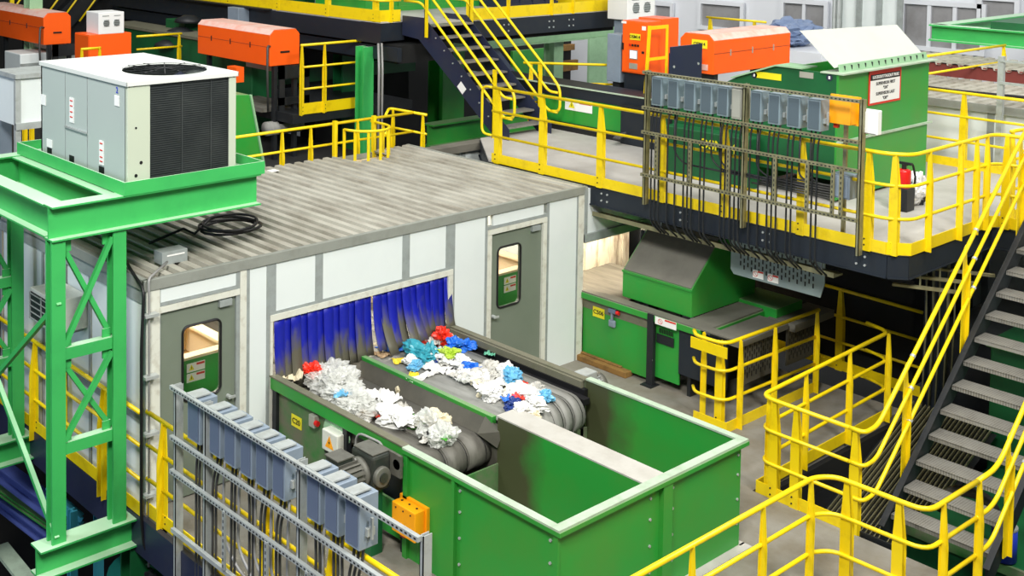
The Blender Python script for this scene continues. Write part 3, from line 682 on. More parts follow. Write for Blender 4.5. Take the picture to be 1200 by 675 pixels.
tr1(463, 411, .2, 'blue', 'long blue plastic film near the curtain gap', h=.07, sy=.07, rot=-.7)
tr1(534, 411, .14, 'blue', 'bright blue bag right of the red bag', h=.11)
tr1(546, 408, .11, 'blue', 'crumpled blue plastic next to the blue bag at the right edge', h=.08)
tr1(489, 396, .15, 'navy', 'dark blue and white film ring by the curtain', True, .08, .06)
tr1(488, 401, .14, 'white', 'white curled strip in front of the curtain', True, .05, .06, 'paper_scrap', 'paper')
tr1(499, 402, .08, 'red', 'small red wrapper left of the red bag', True, h=.06, name='wrapper', cat='wrapper')
tr1(512, 391, .1, 'blue', 'small blue wrapper behind the red bag', True, h=.05, name='wrapper', cat='wrapper')
tr1(527, 398, .13, 'grey', 'grey film between the curtain and the red bag', True, h=.08)
tr1(528, 420, .13, 'lime', 'lime yellow-green bag below the red bag', h=.09)
tr1(516, 416, .1, 'white', 'white card piece under the red bag', True, h=.03, name='card_piece', cat='card', dz=.04)
tr1(468, 424, .08, 'yellow', 'small yellow wrapper on the left edge of the right belt', True, h=.03, name='wrapper', cat='wrapper')
tr1(482, 428, .09, 'white', 'folded white paper cup on the right belt', h=.08, name='paper_cup', cat='paper')
tr1(487, 433, .1, 'lblue', 'pale blue crushed bottle on the right belt', h=.07, sy=.06, name='crushed_bottle', cat='bottle')
tr1(510, 432, .14, 'white', 'white paper sheet at the middle of the right belt', True, h=.05, name='paper_sheet', cat='paper')
tr1(485, 440, .06, 'yellow', 'small orange-yellow scrap near the green edge', True, h=.03, name='wrapper', cat='wrapper')
tr1(500, 441, .2, 'white', 'long thin torn white paper strip on the right belt', True, .05, .04, 'paper_strip', 'paper')
tr1(525, 427, .14, 'grey', 'pale grey-green film below the lime bag', True, h=.07)
tr1(543, 430, .14, 'white', 'crumpled white paper right of centre on the right belt', h=.08, name='crumpled_paper', cat='paper')
tr1(553, 436, .1, 'blue', 'vivid blue crumpled wrapper at the middle of the right belt', h=.08, name='wrapper', cat='wrapper')
tr1(571, 438, .15, 'grey', 'pinkish grey bag at the right side of the belt', h=.1)
tr1(560, 449, .17, 'grey', 'grey translucent film lying across the right belt', True, h=.08)
tr1(540, 441, .13, 'white', 'white paper piece left of the vivid blue wrapper', True, h=.05, name='paper_sheet', cat='paper')
tr1(600, 448, .13, 'lblue', 'white and pale blue upright bag near the belt end', h=.13, dz=.01)
tr1(594, 444, .12, 'white', 'white bag beside the pale blue upright bag', h=.12)
tr1(616, 455, .09, 'red', 'red printed wrapper near the end of the right belt', True, h=.05, name='wrapper', cat='wrapper', dz=.05)
tr1(574, 468, .13, 'white', 'stiff white paper panel standing at the left edge of the right belt', h=.13, sy=.09, name='stiff_paper', cat='paper')
tr1(563, 465, .05, 'cream', 'little cream cup left of the white panel', h=.05, name='paper_cup', cat='paper')
tr1(597, 470, .07, 'blue', 'small blue bottle label near the end of the right belt', True, h=.05, name='bottle_label', cat='label', dz=.08)
tr1(600, 480, .11, 'navy', 'blue and white printed bag at the belt end', h=.08, dz=.02)
tr1(590, 462, .1, 'cream', 'cream paper behind the blue bottle label', True, h=.05, name='paper_scrap', cat='paper')
tr1(612, 470, .18, 'white', 'large white crumpled paper at the end of the right belt', h=.13, name='crumpled_paper', cat='paper')
tr1(624, 478, .15, 'white', 'white crumpled tissue at the end of the right belt', h=.1, name='tissue', cat='tissue')
tr1(612, 487, .13, 'white', 'white torn paper tipping towards the divider plate', h=.1, name='torn_paper', cat='paper')
tr1(628, 463, .13, 'grey', 'pale film hanging at the right end of the belt', h=.09)
tr1(635, 470, .1, 'lblue', 'light blue film at the right end of the belt', h=.09)
tr1(627, 491, .06, 'cream', 'small cream crumb on the start of the divider plate', h=.06, name='paper_crumb', cat='paper')
tr1(575, 414, .08, 'mint', 'mint green film on the black edge of the right belt', True, .05, .04)
tr1(452, 408, .12, 'cream', 'dusty cream scrap beside the curtain gap', True, h=.04, name='paper_scrap', cat='paper')
tr1(447, 416, .1, 'brown', 'brown flattened card by the curtain', True, h=.03, name='card_piece', cat='card')
tr1(583, 456, .12, 'dark', 'dark wrapper among the white papers', True, h=.04, name='wrapper', cat='wrapper')
tr1(603, 461, .08, 'green', 'green wrapper among the white papers', True, h=.04, name='wrapper', cat='wrapper')
tr1(548, 445, .1, 'white', 'white bag handle end on the right belt', True, .06, .04)
tr1(580, 446, .1, 'grey', 'grey bag between the pink bag and white bags', h=.07)
tr1(608, 466, .07, 'red', 'small dark red scrap among the white papers', True, h=.04, name='wrapper', cat='wrapper', dz=.1)
tr1(530, 408, .07, 'lblue', 'small pale blue film beside the red bag', True, h=.04)
tr1(508, 424, .08, 'navy', 'small navy wrapper below the teal film', True, h=.04, name='wrapper', cat='wrapper')

rr = random.Random(11)
for i in range(34):
    u = rr.random(); px = 495+u*140+rr.uniform(-14, 10); py = 404+u*76+rr.uniform(-10, 14)
    tr1(px, py, rr.uniform(.05, .1), rr.choice(['white', 'white', 'grey', 'clear', 'cream', 'white']), 'small pale scrap among the bags on the right belt', rr.random() < .5, h=rr.uniform(.03, .06), name='paper_scrap', cat='paper', group='small pale scraps on the right belt', dz=.03, seed=900+i)
side = 'L'
for i in range(12):
    u = rr.random(); px = 440+u*78+rr.uniform(-8, 8); py = 472+u*42+rr.uniform(-6, 8)
    tr1(px, py, rr.uniform(.05, .09), rr.choice(['white', 'grey', 'clear', 'cream']), 'small pale scrap among the papers on the left belt', rr.random() < .5, h=rr.uniform(.03, .06), name='paper_scrap', cat='paper', group='small pale scraps on the left belt', dz=.03, seed=960+i)
# ================================================================== RAILINGS on the lower deck
def yat(px, py, x=0.): return at(px, py, x=x).y
rail('yellow railing behind the grey rack of boxes in the foreground', [(0, -.02), (0, -7.2)], 0,
     [(0, -.38, 0, -1), (0, yat(317, 600), 0, -1), (0, yat(392, 650), 0, -1), (0, -5.9, 0, -1)], drop=.12)
rail('yellow railing along the left cabin wall behind the green tower', [(-.07, 5.5), (-.07, .0)], 0,
     [(-.07, 4.2, 0, -1), (-.07, 2.52, 0, -1), (-.07, 1.75, 0, -1), (-.07, .78, 0, -1), (-.07, .68, 0, -1)], drop=.12)
rail('yellow railing with rounded end in front of the dark guards', [(6.62, -2.1), (6.48, -2.22), (6.5, -2.62), (8.6, -2.66)], 0,
     [(6.66, -2.22, 1, 0), (6.57, -2.5, 0, 1), (6.78, -2.66, 1, 0), (7.55, -2.66, 1, 0), (8.56, -2.66, 1, 0)], toe_path=[(6.5, -2.2), (6.5, -2.66), (8.6, -2.66)])
g1 = [o for o in COL.objects if o.get('label', '').startswith('yellow railing with rounded end in front')][0]
build(MB().box(6.40, -2.71, .955, 6.412, -2.2, 1.09), 'gate_plate', 'yellow', g1)
rail('yellow railing around the pit, its corner nearest the green hopper', [(8.62, -3.3), (8.52, -3.64), (5.46, -3.74), (5.46, -4.74)], 0,
     [(8.47, -3.66, 1, 0), (7.48, -3.68, 1, 0), (6.46, -3.7, 1, 0), (5.56, -3.78, 1, 0), (5.47, -3.9, 0, 1), (5.47, -4.15, 0, 1), (5.47, -4.8, 0, 1)], toe_path=[(8.6, -3.66), (5.48, -3.7), (5.48, -4.75)])
rail('yellow railing in the right foreground beside the stair foot', [(.8, -5.08), (4.16, -5.08), (4.34, -5.2), (4.36, -6.04), (5.3, -6.06)], 0,
     [(1.2, -5.08, 1, 0), (2.26, -5.08, 1, 0), (3.32, -5.08, 1, 0), (4.12, -5.08, 1, 0), (4.36, -5.3, 0, 1), (4.37, -5.78, 0, 1), (4.64, -6.05, 1, 0), (5.34, -6.06, 1, 0)])
rail('dim yellow railing closing the walkway under the upper platform', [(9.6, -1.2), (9.5, -3.6)], 0, [(9.55, -2.45, 0, 1)], h=1.12)

# ================================================================== LOWER RIGHT STAIR
SY0, SY1 = -6.0, -4.98
st = thing('steel_stair', 'dark steel stair with diamond plate treads rising to the upper platform at right', 'stair', (5.9, -5.5, 0))
RISE, RUN = .205, .262
mb = MB()
ncount = 12
def diam(name):
    mt = paint(name, (150, 148, 140), .45, .5, dirt=(84, 80, 72), amt=.7, scale=7)
    nt = mt.node_tree; b = nt.nodes['Principled BSDF']; tc = nt.nodes.new('ShaderNodeTexCoord')
    mp = nt.nodes.new('ShaderNodeMapping'); mp.inputs['Rotation'].default_value = (0, 0, .785); mp.inputs['Scale'].default_value = (52, 52, 0)
    ck = nt.nodes.new('ShaderNodeTexChecker'); ck.inputs['Scale'].default_value = 1
    nt.links.new(tc.outputs['Object'], mp.inputs[0]); nt.links.new(mp.outputs[0], ck.inputs['Vector'])
    bp = nt.nodes.new('ShaderNodeBump'); bp.inputs['Strength'].default_value = .9; bp.inputs['Distance'].default_value = .012
    nt.links.new(ck.outputs['Fac'], bp.inputs['Height']); nt.links.new(bp.outputs['Normal'], b.inputs['Normal'])
    mr = nt.nodes.new('ShaderNodeMix'); mr.data_type = 'RGBA'
    src = b.inputs['Base Color'].links[0].from_socket
    nt.links.new(src, mr.inputs['A']); mr.inputs['B'].default_value = (*lin((170, 168, 160)), 1); nt.links.new(ck.outputs['Fac'], mr.inputs['Factor'])
    nt.links.new(mr.outputs['Result'], b.inputs['Base Color'])
    return mt
DM = diam('diamond_tread')
for i in range(ncount):
    x = 5.86+i*RUN; z = RISE*(i+1)-.05
    mb = MB().box(x, SY0+.02, z-.005, x+.27, SY1-.02, z+.008).box(x, SY0+.02, z-.04, x+.012, SY1-.02, z)
    build(mb, 'tread', DM, st)
sl = RISE/RUN
for y in (SY0, SY1):
    xa, xb = 5.7, 9.1
    za = (xa-5.86)*sl+.1; zb = (xb-5.86)*sl+.1
    mb = MB().prism([(xa, y-.006, za-.18), (xa+.0, y-.006, za+.1), (xb, y-.006, zb+.1), (xb, y-.006, zb-.22)], (0, .012, 0))
    mb.prism([(xa, y-.03, za+.1), (xa, y-.03, za+.112), (xb, y-.03, zb+.112), (xb, y-.03, zb+.1)], (0, .06, 0))
    build(mb, 'stringer', 'black_steel', st)
def stair_rail(label, y, xs, x_end, start):
    z = lambda x: (x-5.86)*sl+.16
    t = thing('stair_railing', label, 'railing', (xs, y, 0))
    for k, (h, nm) in enumerate(((1.03, 'top_rail'), (.72, 'mid_rail'), (.4, 'mid_rail'))):
        hz = (1.09, .74, .38)[k]; xk = xs+(.0, .16, .3)[k]
        zx = lambda x: z(x)+h
        x1 = 5.86+(hz-.16-h)/sl
        pts = [V((start[0], start[1]+(.16 if y > -5.5 else 0), hz))]+([V((start[0], start[1], hz))] if y > -5.5 else [])
        if abs(start[1]-y) > .05: pts.append(V((x1-.5 if start[0] > x1-.6 else start[0], y, hz))) if False else None
        x1 = max(x1, start[0]+.25)
        pts += [V((x1, y, hz)), V((x_end, y, zx(x_end)+(hz-zx(x1)) if False else zx(x_end)))]
        build(MB().tube(fillet(pts, .3), .024 if k == 0 else .021), nm, 'yellow', t, True)
        sl_ = MB()
        for q in (.2, .6):
            a = pts[-2].lerp(pts[-1], q); d = (pts[-1]-pts[-2]).normalized(); sl_.cyl(a-d*.015, a+d*.015, .028, 8)
        build(sl_, 'sleeve', 'galv', t)
    for x in ((6.37, 7.69, 9.1) if y > -5.5 else (6.04, 7.3, 8.5)):
        zz = z(x); mb = MB()
        mb.prism([(x-.05, y+.02, zz-.2), (x+.05, y+.02, zz-.2), (x+.05, y+.02, zz+.75), (x+.01, y+.02, zz+1.03), (x-.03, y+.02, zz+1.0), (x-.05, y+.02, zz+.75)], (0, .012, 0))
        mb.prism([(x+.05, y+.02, zz-.2), (x+.05, y-.02, zz-.2), (x+.05, y-.02, zz+.7), (x+.05, y+.02, zz+.8)], (-.01, 0, 0))
        build(mb, 'post', 'yellow', t)
    return t
stair_rail('inner yellow handrail of the right stair, on its far side', -4.9, 5.9, 9.3, (5.46, -4.9))
stair_rail('outer yellow handrail of the right stair, on its near side', -6.06, 5.9, 9.3, (5.3, -6.06))
# rail link between pit railing end and stair rail
# ribbed slats in the pit
sc = thing('slatted_chute', 'dark ribbed metal chute in the pit beneath the right stair', 'chute', (6.6, -4.4, -1.2))
mb = MB()
for i in range(20):
    y = -4.75+i*.05
    mb.bar((5.75, y, -1.0), (8.9, y, .15), .012, .035)
build(mb, 'slat', 'galv_olive', sc)
build(MB().add([(5.7, -4.8, -1.08), (5.7, -3.72, -1.08), (8.9, -3.72, .08), (8.9, -4.8, .08)], [(0, 1, 2, 3), (3, 2, 1, 0)]), 'chute_bed', 'black_steel', sc)
pb = thing('pit_channel', 'black steel channel at the foot of the stair', 'channel', (5.62, -5.0, -.2))
build(MB().box(5.52, -5.2, -.25, 5.8, -4.7, -.2).box(5.52, -5.2, -.2, 5.54, -4.7, .03).box(5.52, -5.2, -.2, 5.8, -5.18, .03), 'channel_plate', 'black_steel', pb)
# green column + hose behind the stair
gc = thing('green_column', 'dark green steel column under the right stair', 'column', (8.2, -6.35, -4))
build(MB().ibeam((7.1, -6.45, -4), (7.1, -6.45, 1.0), .24, .24, .02, (0,1,0)), 'column_shaft', 'green_dark', gc)
for (x, y, z0, z1, lab) in ((6.9, -5.5, -4, -.3, 'green machine housing seen below the lowest stair treads'), (9.2, -5.4, -4, 1.2, 'green machine housing seen behind the upper stair treads')):
    o = thing('green_machine', lab, 'machine', (x, y, z0))
    build(MB().box(x-.2, y-.9, z0, x+2.0, y+.75, z1), 'housing', 'green_dark', o, bevel=.02)
    build(MB().box(x-.24, y-.94, z1-.1, x-.2, y+.79, z1), 'edge_strip', 'green_dusty', o)
hs = thing('blue_drum', 'small blue drum under the right stair', 'drum', (6.9, -5.75, -.3))
build(MB().cyl((6.75, -5.75, -.28), (6.75, -5.75, .05), .12, 18), 'drum_body', 'blue_ink', hs, True); build(MB().cyl((6.75, -5.75, .05), (6.75, -5.75, .07), .125, 18), 'drum_rim', 'galv', hs)
ho = build(MB().tube(fillet([(6.7, -5.1, .0), (6.7, -5.25, .28), (6.75, -5.6, .3), (6.8, -5.8, -.3)], .2), .06), 'grey_hose', 'conduit', label='thick grey hose behind the lower stair treads', cat='hose', smooth=True)

# ================================================================== GREEN CONVEYOR C506 with hood
cc = thing('covered_conveyor', 'green covered conveyor with sloping grey-topped hood right of the cabin', 'conveyor', (7.8, -1, 0))
XC = 7.03
build(MB().box(XC, -1.12, .06, XC+.03, .0, .86), 'side_panel', 'green', cc)
build(MB().box(XC+.01, -1.6, .12, XC+.03, -1.2, .86), 'side_panel', 'green', cc)
build(MB().box(XC-.06, -1.95, .88, XC+.04, .0, .965), 'side_rail', 'green', cc, bevel=.006)
build(MB().box(XC-.006, -1.12, .74, XC-.001, .0, .86), 'dust_band', 'rim_brown', cc)
build(MB().box(XC-.05, -2.42, .965, XC+.12, .0, .985), 'rail_cap', 'dusty_plate', cc)
build(MB().box(XC+.1, -.52, .86, 8.6, .9, .9), 'belt', 'belt', cc)
mb = MB().box(XC-.07, -1.24, 0, XC-.01, -1.14, .97); mb.box(XC-.14, -1.27, -.0, XC+.05, -1.1, .015); build(mb, 'support_post', 'black_steel', cc)
build(MB().box(XC-.005, -2.3, .28, XC+.04, -1.6, .9), 'end_plate', 'navy_dull', cc)
build(MB().box(XC+.05, -1.75, .0, 8.7, -1.7, .5), 'under_frame', 'black_steel', cc)
mb = MB().box(XC-.012, -1.52, .6, XC, -1.25, .72); build(mb, 'vent_panel', 'black_steel', cc)
mb = MB()
for i in range(9): mb.box(XC-.008, -1.5+i*.025, .74, XC, -1.488+i*.025, .8)
build(mb, 'vent_slot', 'black', cc)
build(MB().box(XC-.01, -.38, .66, XC, -.18, .8), 'number_label', 'yellow_label', cc)
text('C506', .082, (XC-.013, -.28, .73), (0,-1,0), (0,0,1), 'ink', cc)
warn_label(cc, (XC-.066, -1.43, .915), (0,-1,0), (0,0,1), .33, .1, 'stop')
# hood
ho_ = MB()
prof = [(7.24, .98), (7.24, 1.36), (7.86, 1.92), (8.5, 1.92), (8.75, 1.4), (8.75, .98)]
ho_.prism([(x, -1.63, z) for x, z in prof], (0, 1.12, 0)); build(ho_, 'hood', 'green', cc, bevel=.01)
th = math.atan2(1.92-1.36, 7.86-7.24)
mb = MB().add([(7.235, -1.62, 1.372), (7.235, -.535, 1.372), (7.865, -.535, 1.94), (7.865, -1.62, 1.94)], [(0, 3, 2, 1)]); mb.add([(7.865, -1.62, 1.94), (7.865, -.535, 1.94), (8.5, -.535, 1.93), (8.5, -1.62, 1.93)], [(0, 3, 2, 1)])
build(mb, 'hood_dust_cover', 'dusty_plate', cc)
mb = MB().box(7.222, -1.64, 1.33, 7.24, -.51, 1.36); build(mb, 'hood_lip', 'green', cc)
# cover plates and end boxes
build(MB().box(7.1, -2.0, .93, 8.5, -1.63, .975), 'cover_plate', 'dusty_plate', cc)
build(MB().box(7.12, -2.02, .84, 8.5, -2.0, .95), 'cover_edge', 'green', cc)
build(MB().box(7.07, -2.46, .86, 8.2, -2.04, .93), 'cover_plate', 'dusty_plate', cc)
build(MB().box(8.35, -2.2, .8, 9.0, -1.5, 1.02), 'end_box', 'green', cc, bevel=.01)
build(MB().box(8.3, -2.5, .8, 9.3, -2.1, .9), 'cover_plate', 'dusty_plate', cc)
def slots(mb, x0, x1, z0, z1, y=None, x=None, nx=8, nz=3, w=.02):
    for i in range(nx):
        for j in range(nz):
            zc = z0+(j+.25+(i % 2)*.5)*(z1-z0)/nz; xc = x0+(i+.5)*(x1-x0)/nx; hh = (z1-z0)/nz*.32
            if y is not None: mb.box(xc-w/2, y-.003, zc-hh, xc+w/2, y, min(zc+hh, z1))
            else: mb.box(x-.003, xc-w/2, zc-hh, x, xc+w/2, min(zc+hh, z1))
for (a, b_, lab) in ((7.15, 7.95, 'n'), (8.25, 9.0, 'f')):
    mb = MB().box(a, -2.42, .34, b_, -2.4, .87); mb.mat(1); slots(mb, a+.04, b_-.04, .42, .85, y=-2.421, nx=14, nz=4, w=.018); build(mb, 'perforated_guard', 'skirt', cc, mats=('black',))
lk = thing('isolator_switch', 'small blue-grey isolator with red knob beside the C506 label', 'switch', (7.0, -.5, .7))
build(MB().box(6.97, -.6, .8, 7.03, -.48, .86), 'switch_body', 'box_face', lk, bevel=.005); build(MB().cyl((6.98, -.62, .83), (6.98, -.66, .83), .028, 12), 'knob', 'red', lk)
build(MB().box(6.98, -.585, .6, 7.03, -.475, .7), 'junction_cup', 'box_grey', lk, bevel=.02); build(MB().cyl((7.0, -.53, .7), (7.0, -.53, .8), .02, 8), 'neck', 'box_grey', lk)
wd = build(MB().box(6.9, -.85, 0, 7.06, .02, .08).box(6.98, -.7, .08, 7.06, .0, .1), 'timber_block', 'wood', label='rough timber packing under the green covered conveyor', cat='timber', bevel=.008)
# perforated hanging guard under platform
pg = thing('perforated_guard', 'grey perforated guard hanging below the upper platform with two small stickers', 'guard', (7.6, -2.6, 1.6))
GX = 7.6
ga, gb_ = at(857, 278, x=GX), at(967, 305, x=GX)
build(MB().prism([(GX, ga.y, 2.1), (GX, ga.y, 1.66), (GX, ga.y-.05, 1.6), (GX, gb_.y+.05, 1.6), (GX, gb_.y+.0, 1.78), (GX, gb_.y, 2.1)], (.015, 0, 0)), 'guard_back', 'box_face', pg) if False else None
mb = MB().prism([(GX, ga.y, 2.1), (GX, ga.y, 1.66), (GX, ga.y-.05, 1.6), (GX, gb_.y+.05, 1.6), (GX, gb_.y+.0, 1.78), (GX, gb_.y, 2.1)], (.015, 0, 0)); mb.mat(1); slots(mb, gb_.y+.12, ga.y-.12, 1.7, 2.06, x=GX-.001, nx=20, nz=4, w=.019); build(mb, 'guard_plate', 'guard', pg, mats=('black',))
for yy in (-2.37, -2.58): warn_label(pg, (GX-.004, yy, 1.68), (0,-1,0), (0,0,1), .15, .1, 'stop')
# dark blocks added under the platform, shade put into their colour
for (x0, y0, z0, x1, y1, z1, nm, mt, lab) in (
    (9.7, -3.4, 0, 11.5, .8, 1.5, 'dark_block', 'black_top', 'added dark block with shaded colour under the upper platform'),
    (9.9, -4.6, -2, 12.2, -3.6, .9, 'dark_block', 'black_steel', 'added black block with shaded colour under the platform corner')):
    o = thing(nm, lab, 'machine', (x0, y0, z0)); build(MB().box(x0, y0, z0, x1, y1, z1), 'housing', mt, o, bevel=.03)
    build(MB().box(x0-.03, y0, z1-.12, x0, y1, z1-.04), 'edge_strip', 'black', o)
for i, (x, y) in enumerate(((9.2, -3.9), (9.2, .5), (12.6, -4.2), (8.7, 2.9))):
    o = build(MB().ibeam((x, y, -4), (x, y, 2.2), .2, .2, .02, (0,1,0)), 'platform_column', 'navy_dull',
              label=['dark column below the platform corner', 'dark column behind the green hood', 'dark column below the far end of the platform', 'dark column under the foot of the upper stair'][i], cat='column')
# vertical hanging cables under platform
for i in range(10):
    x = 8.9+.07*i; y = -3.9-.05*(i % 3)
    build(MB().tube([(x, y, 2.2), (x+.02, y-.01, 1.2), (x-.01, y, .1-.1*(i % 4))], .012, 6), 'hanging_cable', 'galv_olive', label='thin cable hanging in the dark below the upper platform', cat='cable', group='cables below the upper platform', smooth=True)

# ================================================================== UPPER PLATFORM
UZ = 2.48
up = thing('upper_platform', 'raised steel platform with pale deck and dark fascia at right', 'platform', (10, -1, 2.2))
build(MB().prism([(7.15, 2.0, UZ-.03), (7.15, -4.25, UZ-.03), (7.3, -4.42, UZ-.03), (9.45, -4.42, UZ-.03), (9.45, -7.5, UZ-.03), (13.05, -7.5, UZ-.03), (13.05, 3.3, UZ-.03), (8.3, 3.3, UZ-.03)], (0, 0, .03)), 'deck_plate', 'deck_up', up)
mb = MB()
for a, b_ in (((7.15, 2.0), (7.15, -4.25)), ((7.15, -4.25), (7.3, -4.42)), ((7.3, -4.42), (9.45, -4.42)), ((9.45, -4.42), (9.45, -4.8)), ((7.15, 2.0), (8.3, 3.3))):
    mb.bar((a[0], a[1], UZ-.16), (b_[0], b_[1], UZ-.16), .02, .25); mb.bar((a[0]-.0, a[1], UZ-.285), (b_[0], b_[1], UZ-.285), .06, .012)
build(mb, 'edge_beam', 'navy_dull', up)
mb = MB()
for x in (8.2, 9.5, 11): mb.bar((x, -4.3, UZ-.2), (x, 3, UZ-.2), .12, .28)
for y in (-3, -1, 1): mb.bar((7.2, y, UZ-.18), (12.5, y, UZ-.18), .1, .22)
build(mb, 'joist', 'black_steel', up)
mb = MB()
for y in (1.2, -.2, -1.5, -2.7, -3.9):
    for z in (UZ-.1, UZ-.2):
        mb.cyl((7.14, y, z), (7.125, y, z), .014, 6); mb.cyl((7.14, y-.1, z), (7.125, y-.1, z), .014, 6)
build(mb, 'bolt', 'galv', up)
mb = MB()
for i in range(3): mb.bar((7.5+.5*i, -4.15, UZ-.45), (7.5+.5*i+.3, -4.75, UZ-.45), .06, .03); mb.bar((7.65+.5*i, -4.4, UZ-.45), (7.65+.5*i, -4.4, UZ-.2), .015, .015)
build(mb, 'strut_bracket', 'galv_olive', up)
for (z, x, nm) in ((UZ-.46, 7.25, 0), ):
    ct = thing('cable_tray', 'dusty cable tray running below the edge of the upper platform', 'cable tray', (x, -1, z))
    build(MB().box(x-.05, -3.6, z, x+.15, 1.4, z+.02).box(x-.06, -3.6, z, x-.05, 1.4, z+.06), 'tray', 'galv_olive', ct)
    mb = MB()
    for y in (1.2, .1, -1.1, -2.3, -3.4): mb.box(x+.03, y, z, x+.045, y+.015, UZ-.05)
    build(mb, 'hanger_rod', 'galv', ct)
rail('yellow railing along the near edge of the upper platform behind the box rack', [(7.115, 1.9), (7.115, -4.25), (7.29, -4.45), (9.3, -4.45), (9.42, -4.53), (9.42, -5.0)], UZ,
     [(7.115, 1.8, 0, 1), (7.115, .9, 0, 1), (7.115, -.17, 0, 1), (7.115, -1.2, 0, 1), (7.115, -2.15, 0, 1), (7.115, -3.2, 0, 1), (7.115, -4.02, 0, 1), (7.16, -4.3, 0, 1), (7.68, -4.45, 1, 0), (8.47, -4.45, 1, 0), (8.9, -4.45, 1, 0), (9.19, -4.45, 1, 0), (9.4, -4.6, 0, 1)], h=1.14, mids=(.4, .78))
mb = MB().tube(fillet([V((7.115, 1.86, UZ+1.14)), V((7.115, 2.12, UZ+1.14)), V((7.115, 2.12, UZ+.4)), V((7.115, 1.86, UZ+.4))], .12), .02)
# end hoop belongs to the same railing
lastrail = [o for o in COL.objects if o.get('label', '').startswith('yellow railing along the near edge of the upper')][0]
build(mb, 'end_hoop', 'yellow', lastrail, True)
rail('yellow railing on the far side of the platform in front of the white cabin', [(12.55, 1.0), (12.55, -7.2)], UZ,
     [(12.55, -.4, 0, 1), (12.55, -2.72, 0, 1), (12.55, -5.2, 0, 1)], h=1.14, mids=(.4, .78))
rail('short yellow railing at the head of the right stair', [(9.75, -4.5), (10.1, -4.55), (10.5, -5.2), (10.5, -6.5)], UZ, [(9.8, -4.5, 1, 0), (10.5, -5.4, 0, 1)], h=1.14, mids=(.4, .78))

# ================================================================== UNISTRUT RACKS
def rack(label, x, y0, y1, z0, z1, posts, rails_z, mat, vsub=(), out=-1):
    t = thing('equipment_rack', label, 'rack', (x, (y0+y1)/2, z0))
    for y in posts:
        mb = MB().box(x-.045, y-.02, z0, x+.045, y-.012, z1).box(x-.045, y+.012, z0, x+.045, y+.02, z1).box(x-.045, y-.02, z0, x-.037, y+.02, z1)
        build(mb, 'rack_post', mat, t)
    for z in rails_z:
        mb = MB().box(x-.085, y1, z-.02, x-.045, y0, z+.02); n = int((y0-y1)/.05); mb.mat(1)
        for i in range(n):
            y = y1+.02+i*.05; mb.box(x-.087, y, z-.007, x-.085, y+.024, z+.007)
        build(mb, 'rack_rail', mat, t, mats=('black',))
    for (y, za, zb) in vsub:
        mb = MB().box(x-.1, y-.02, za, x-.075, y+.02, zb); mb.mat(1); n = int((zb-za)/.06)
        for i in range(n): mb.box(x-.102, y-.006, za+.02+i*.06, x-.1, y+.006, za+.05+i*.06)
        build(mb, 'upright_strut', mat, t, mats=('black',))
    return t
ORD = ['first', 'second', 'third', 'fourth', 'fifth', 'sixth', 'seventh', 'eighth', 'ninth', 'tenth', 'eleventh']
def switch_box(x, y, z0, w, h, label, group, face='box_face', body='box_grey', handle=True):
    t = thing('disconnect_switch', label, 'switch box', (x, y, z0), group)
    build(MB().box(x, y-w/2, z0, x+.2, y+w/2, z0+h), 'enclosure', body, t, bevel=.006)
    build(MB().box(x-.008, y-w*.4, z0+h*.06, x, y+w*.4, z0+h*.94), 'back_plate', face, t, bevel=.004)
    if handle:
        build(MB().box(x+.06, y-w/2-.03, z0+h*.25, x+.14, y-w/2, z0+h*.4).box(x+.09, y-w/2-.05, z0+h*.2, x+.11, y-w/2-.03, z0+h*.6), 'switch_handle', 'galv', t)
    return t
# foreground rack
RX = -.1
PY = [yat(209, 470, RX), yat(241, 500, RX)-.04, yat(354, 570, RX), yat(499, 640, RX)]
fr = rack('grey steel equipment rack with a row of disconnect boxes in the foreground', RX, PY[0]+.03, PY[-1]-.0, -.3, 1.66, PY, (1.64, 1.14, .8), 'galv',
          [(yat(272, 590, RX), .25, .8), (yat(322, 620, RX), .25, .8), (yat(370, 650, RX), .25, .8)])
build(MB().box(RX-.085, PY[-1], .2, RX-.045, PY[0], .24), 'rack_rail', 'galv', fr)
for k, (a, b_) in enumerate(((221, 237), (249, 258.5), (265, 278), (284, 297), (302, 316), (321, 337), (363, 377), (384, 399), (407, 425))):
    ya, yb = yat(a, 500, RX+.0), yat(b_, 500, RX+.0); w = abs(ya-yb); w = min(max(w, .2), .3); yc = (ya+yb)/2
    switch_box(RX-.02, yc, 1.2, w*.92, .44, '%s grey-blue disconnect box from the left on the foreground rack' % ORD[k], 'disconnect boxes on the foreground rack')
    build(MB().box(RX-.06, yc-w*.3, 1.655, RX+.13, yc+w*.3, 1.668), 'top_flange', 'galv', fr)
    nk = (2, 3, 3, 3, 3, 3, 3, 3, 3)[k]
    for j in range(nk):
        y = yc+(j-(nk-1)/2)*.055; s = .05*math.sin(k*1.7)
        sw = k >= 1 and k < 7 and j < 1
        if sw: pts = [(RX+.06, y, 1.22), (RX+.05, y+.0, .95), (RX+.04, y, .42), (RX+.04, y-.3, .2), (RX+.04, -4.3, .1+.03*k)]
        else: pts = [(RX+.06, y, 1.22), (RX+.05, y, 1.1), (RX+.03, y+s, .9), (RX+.03, y+s, -.1), (RX+.03, y+s, -.35)]
        build(MB().tube(fillet(pts, .12), .013 if not sw else .014, 6), 'conduit', 'conduit_light' if sw else 'conduit', fr, True)
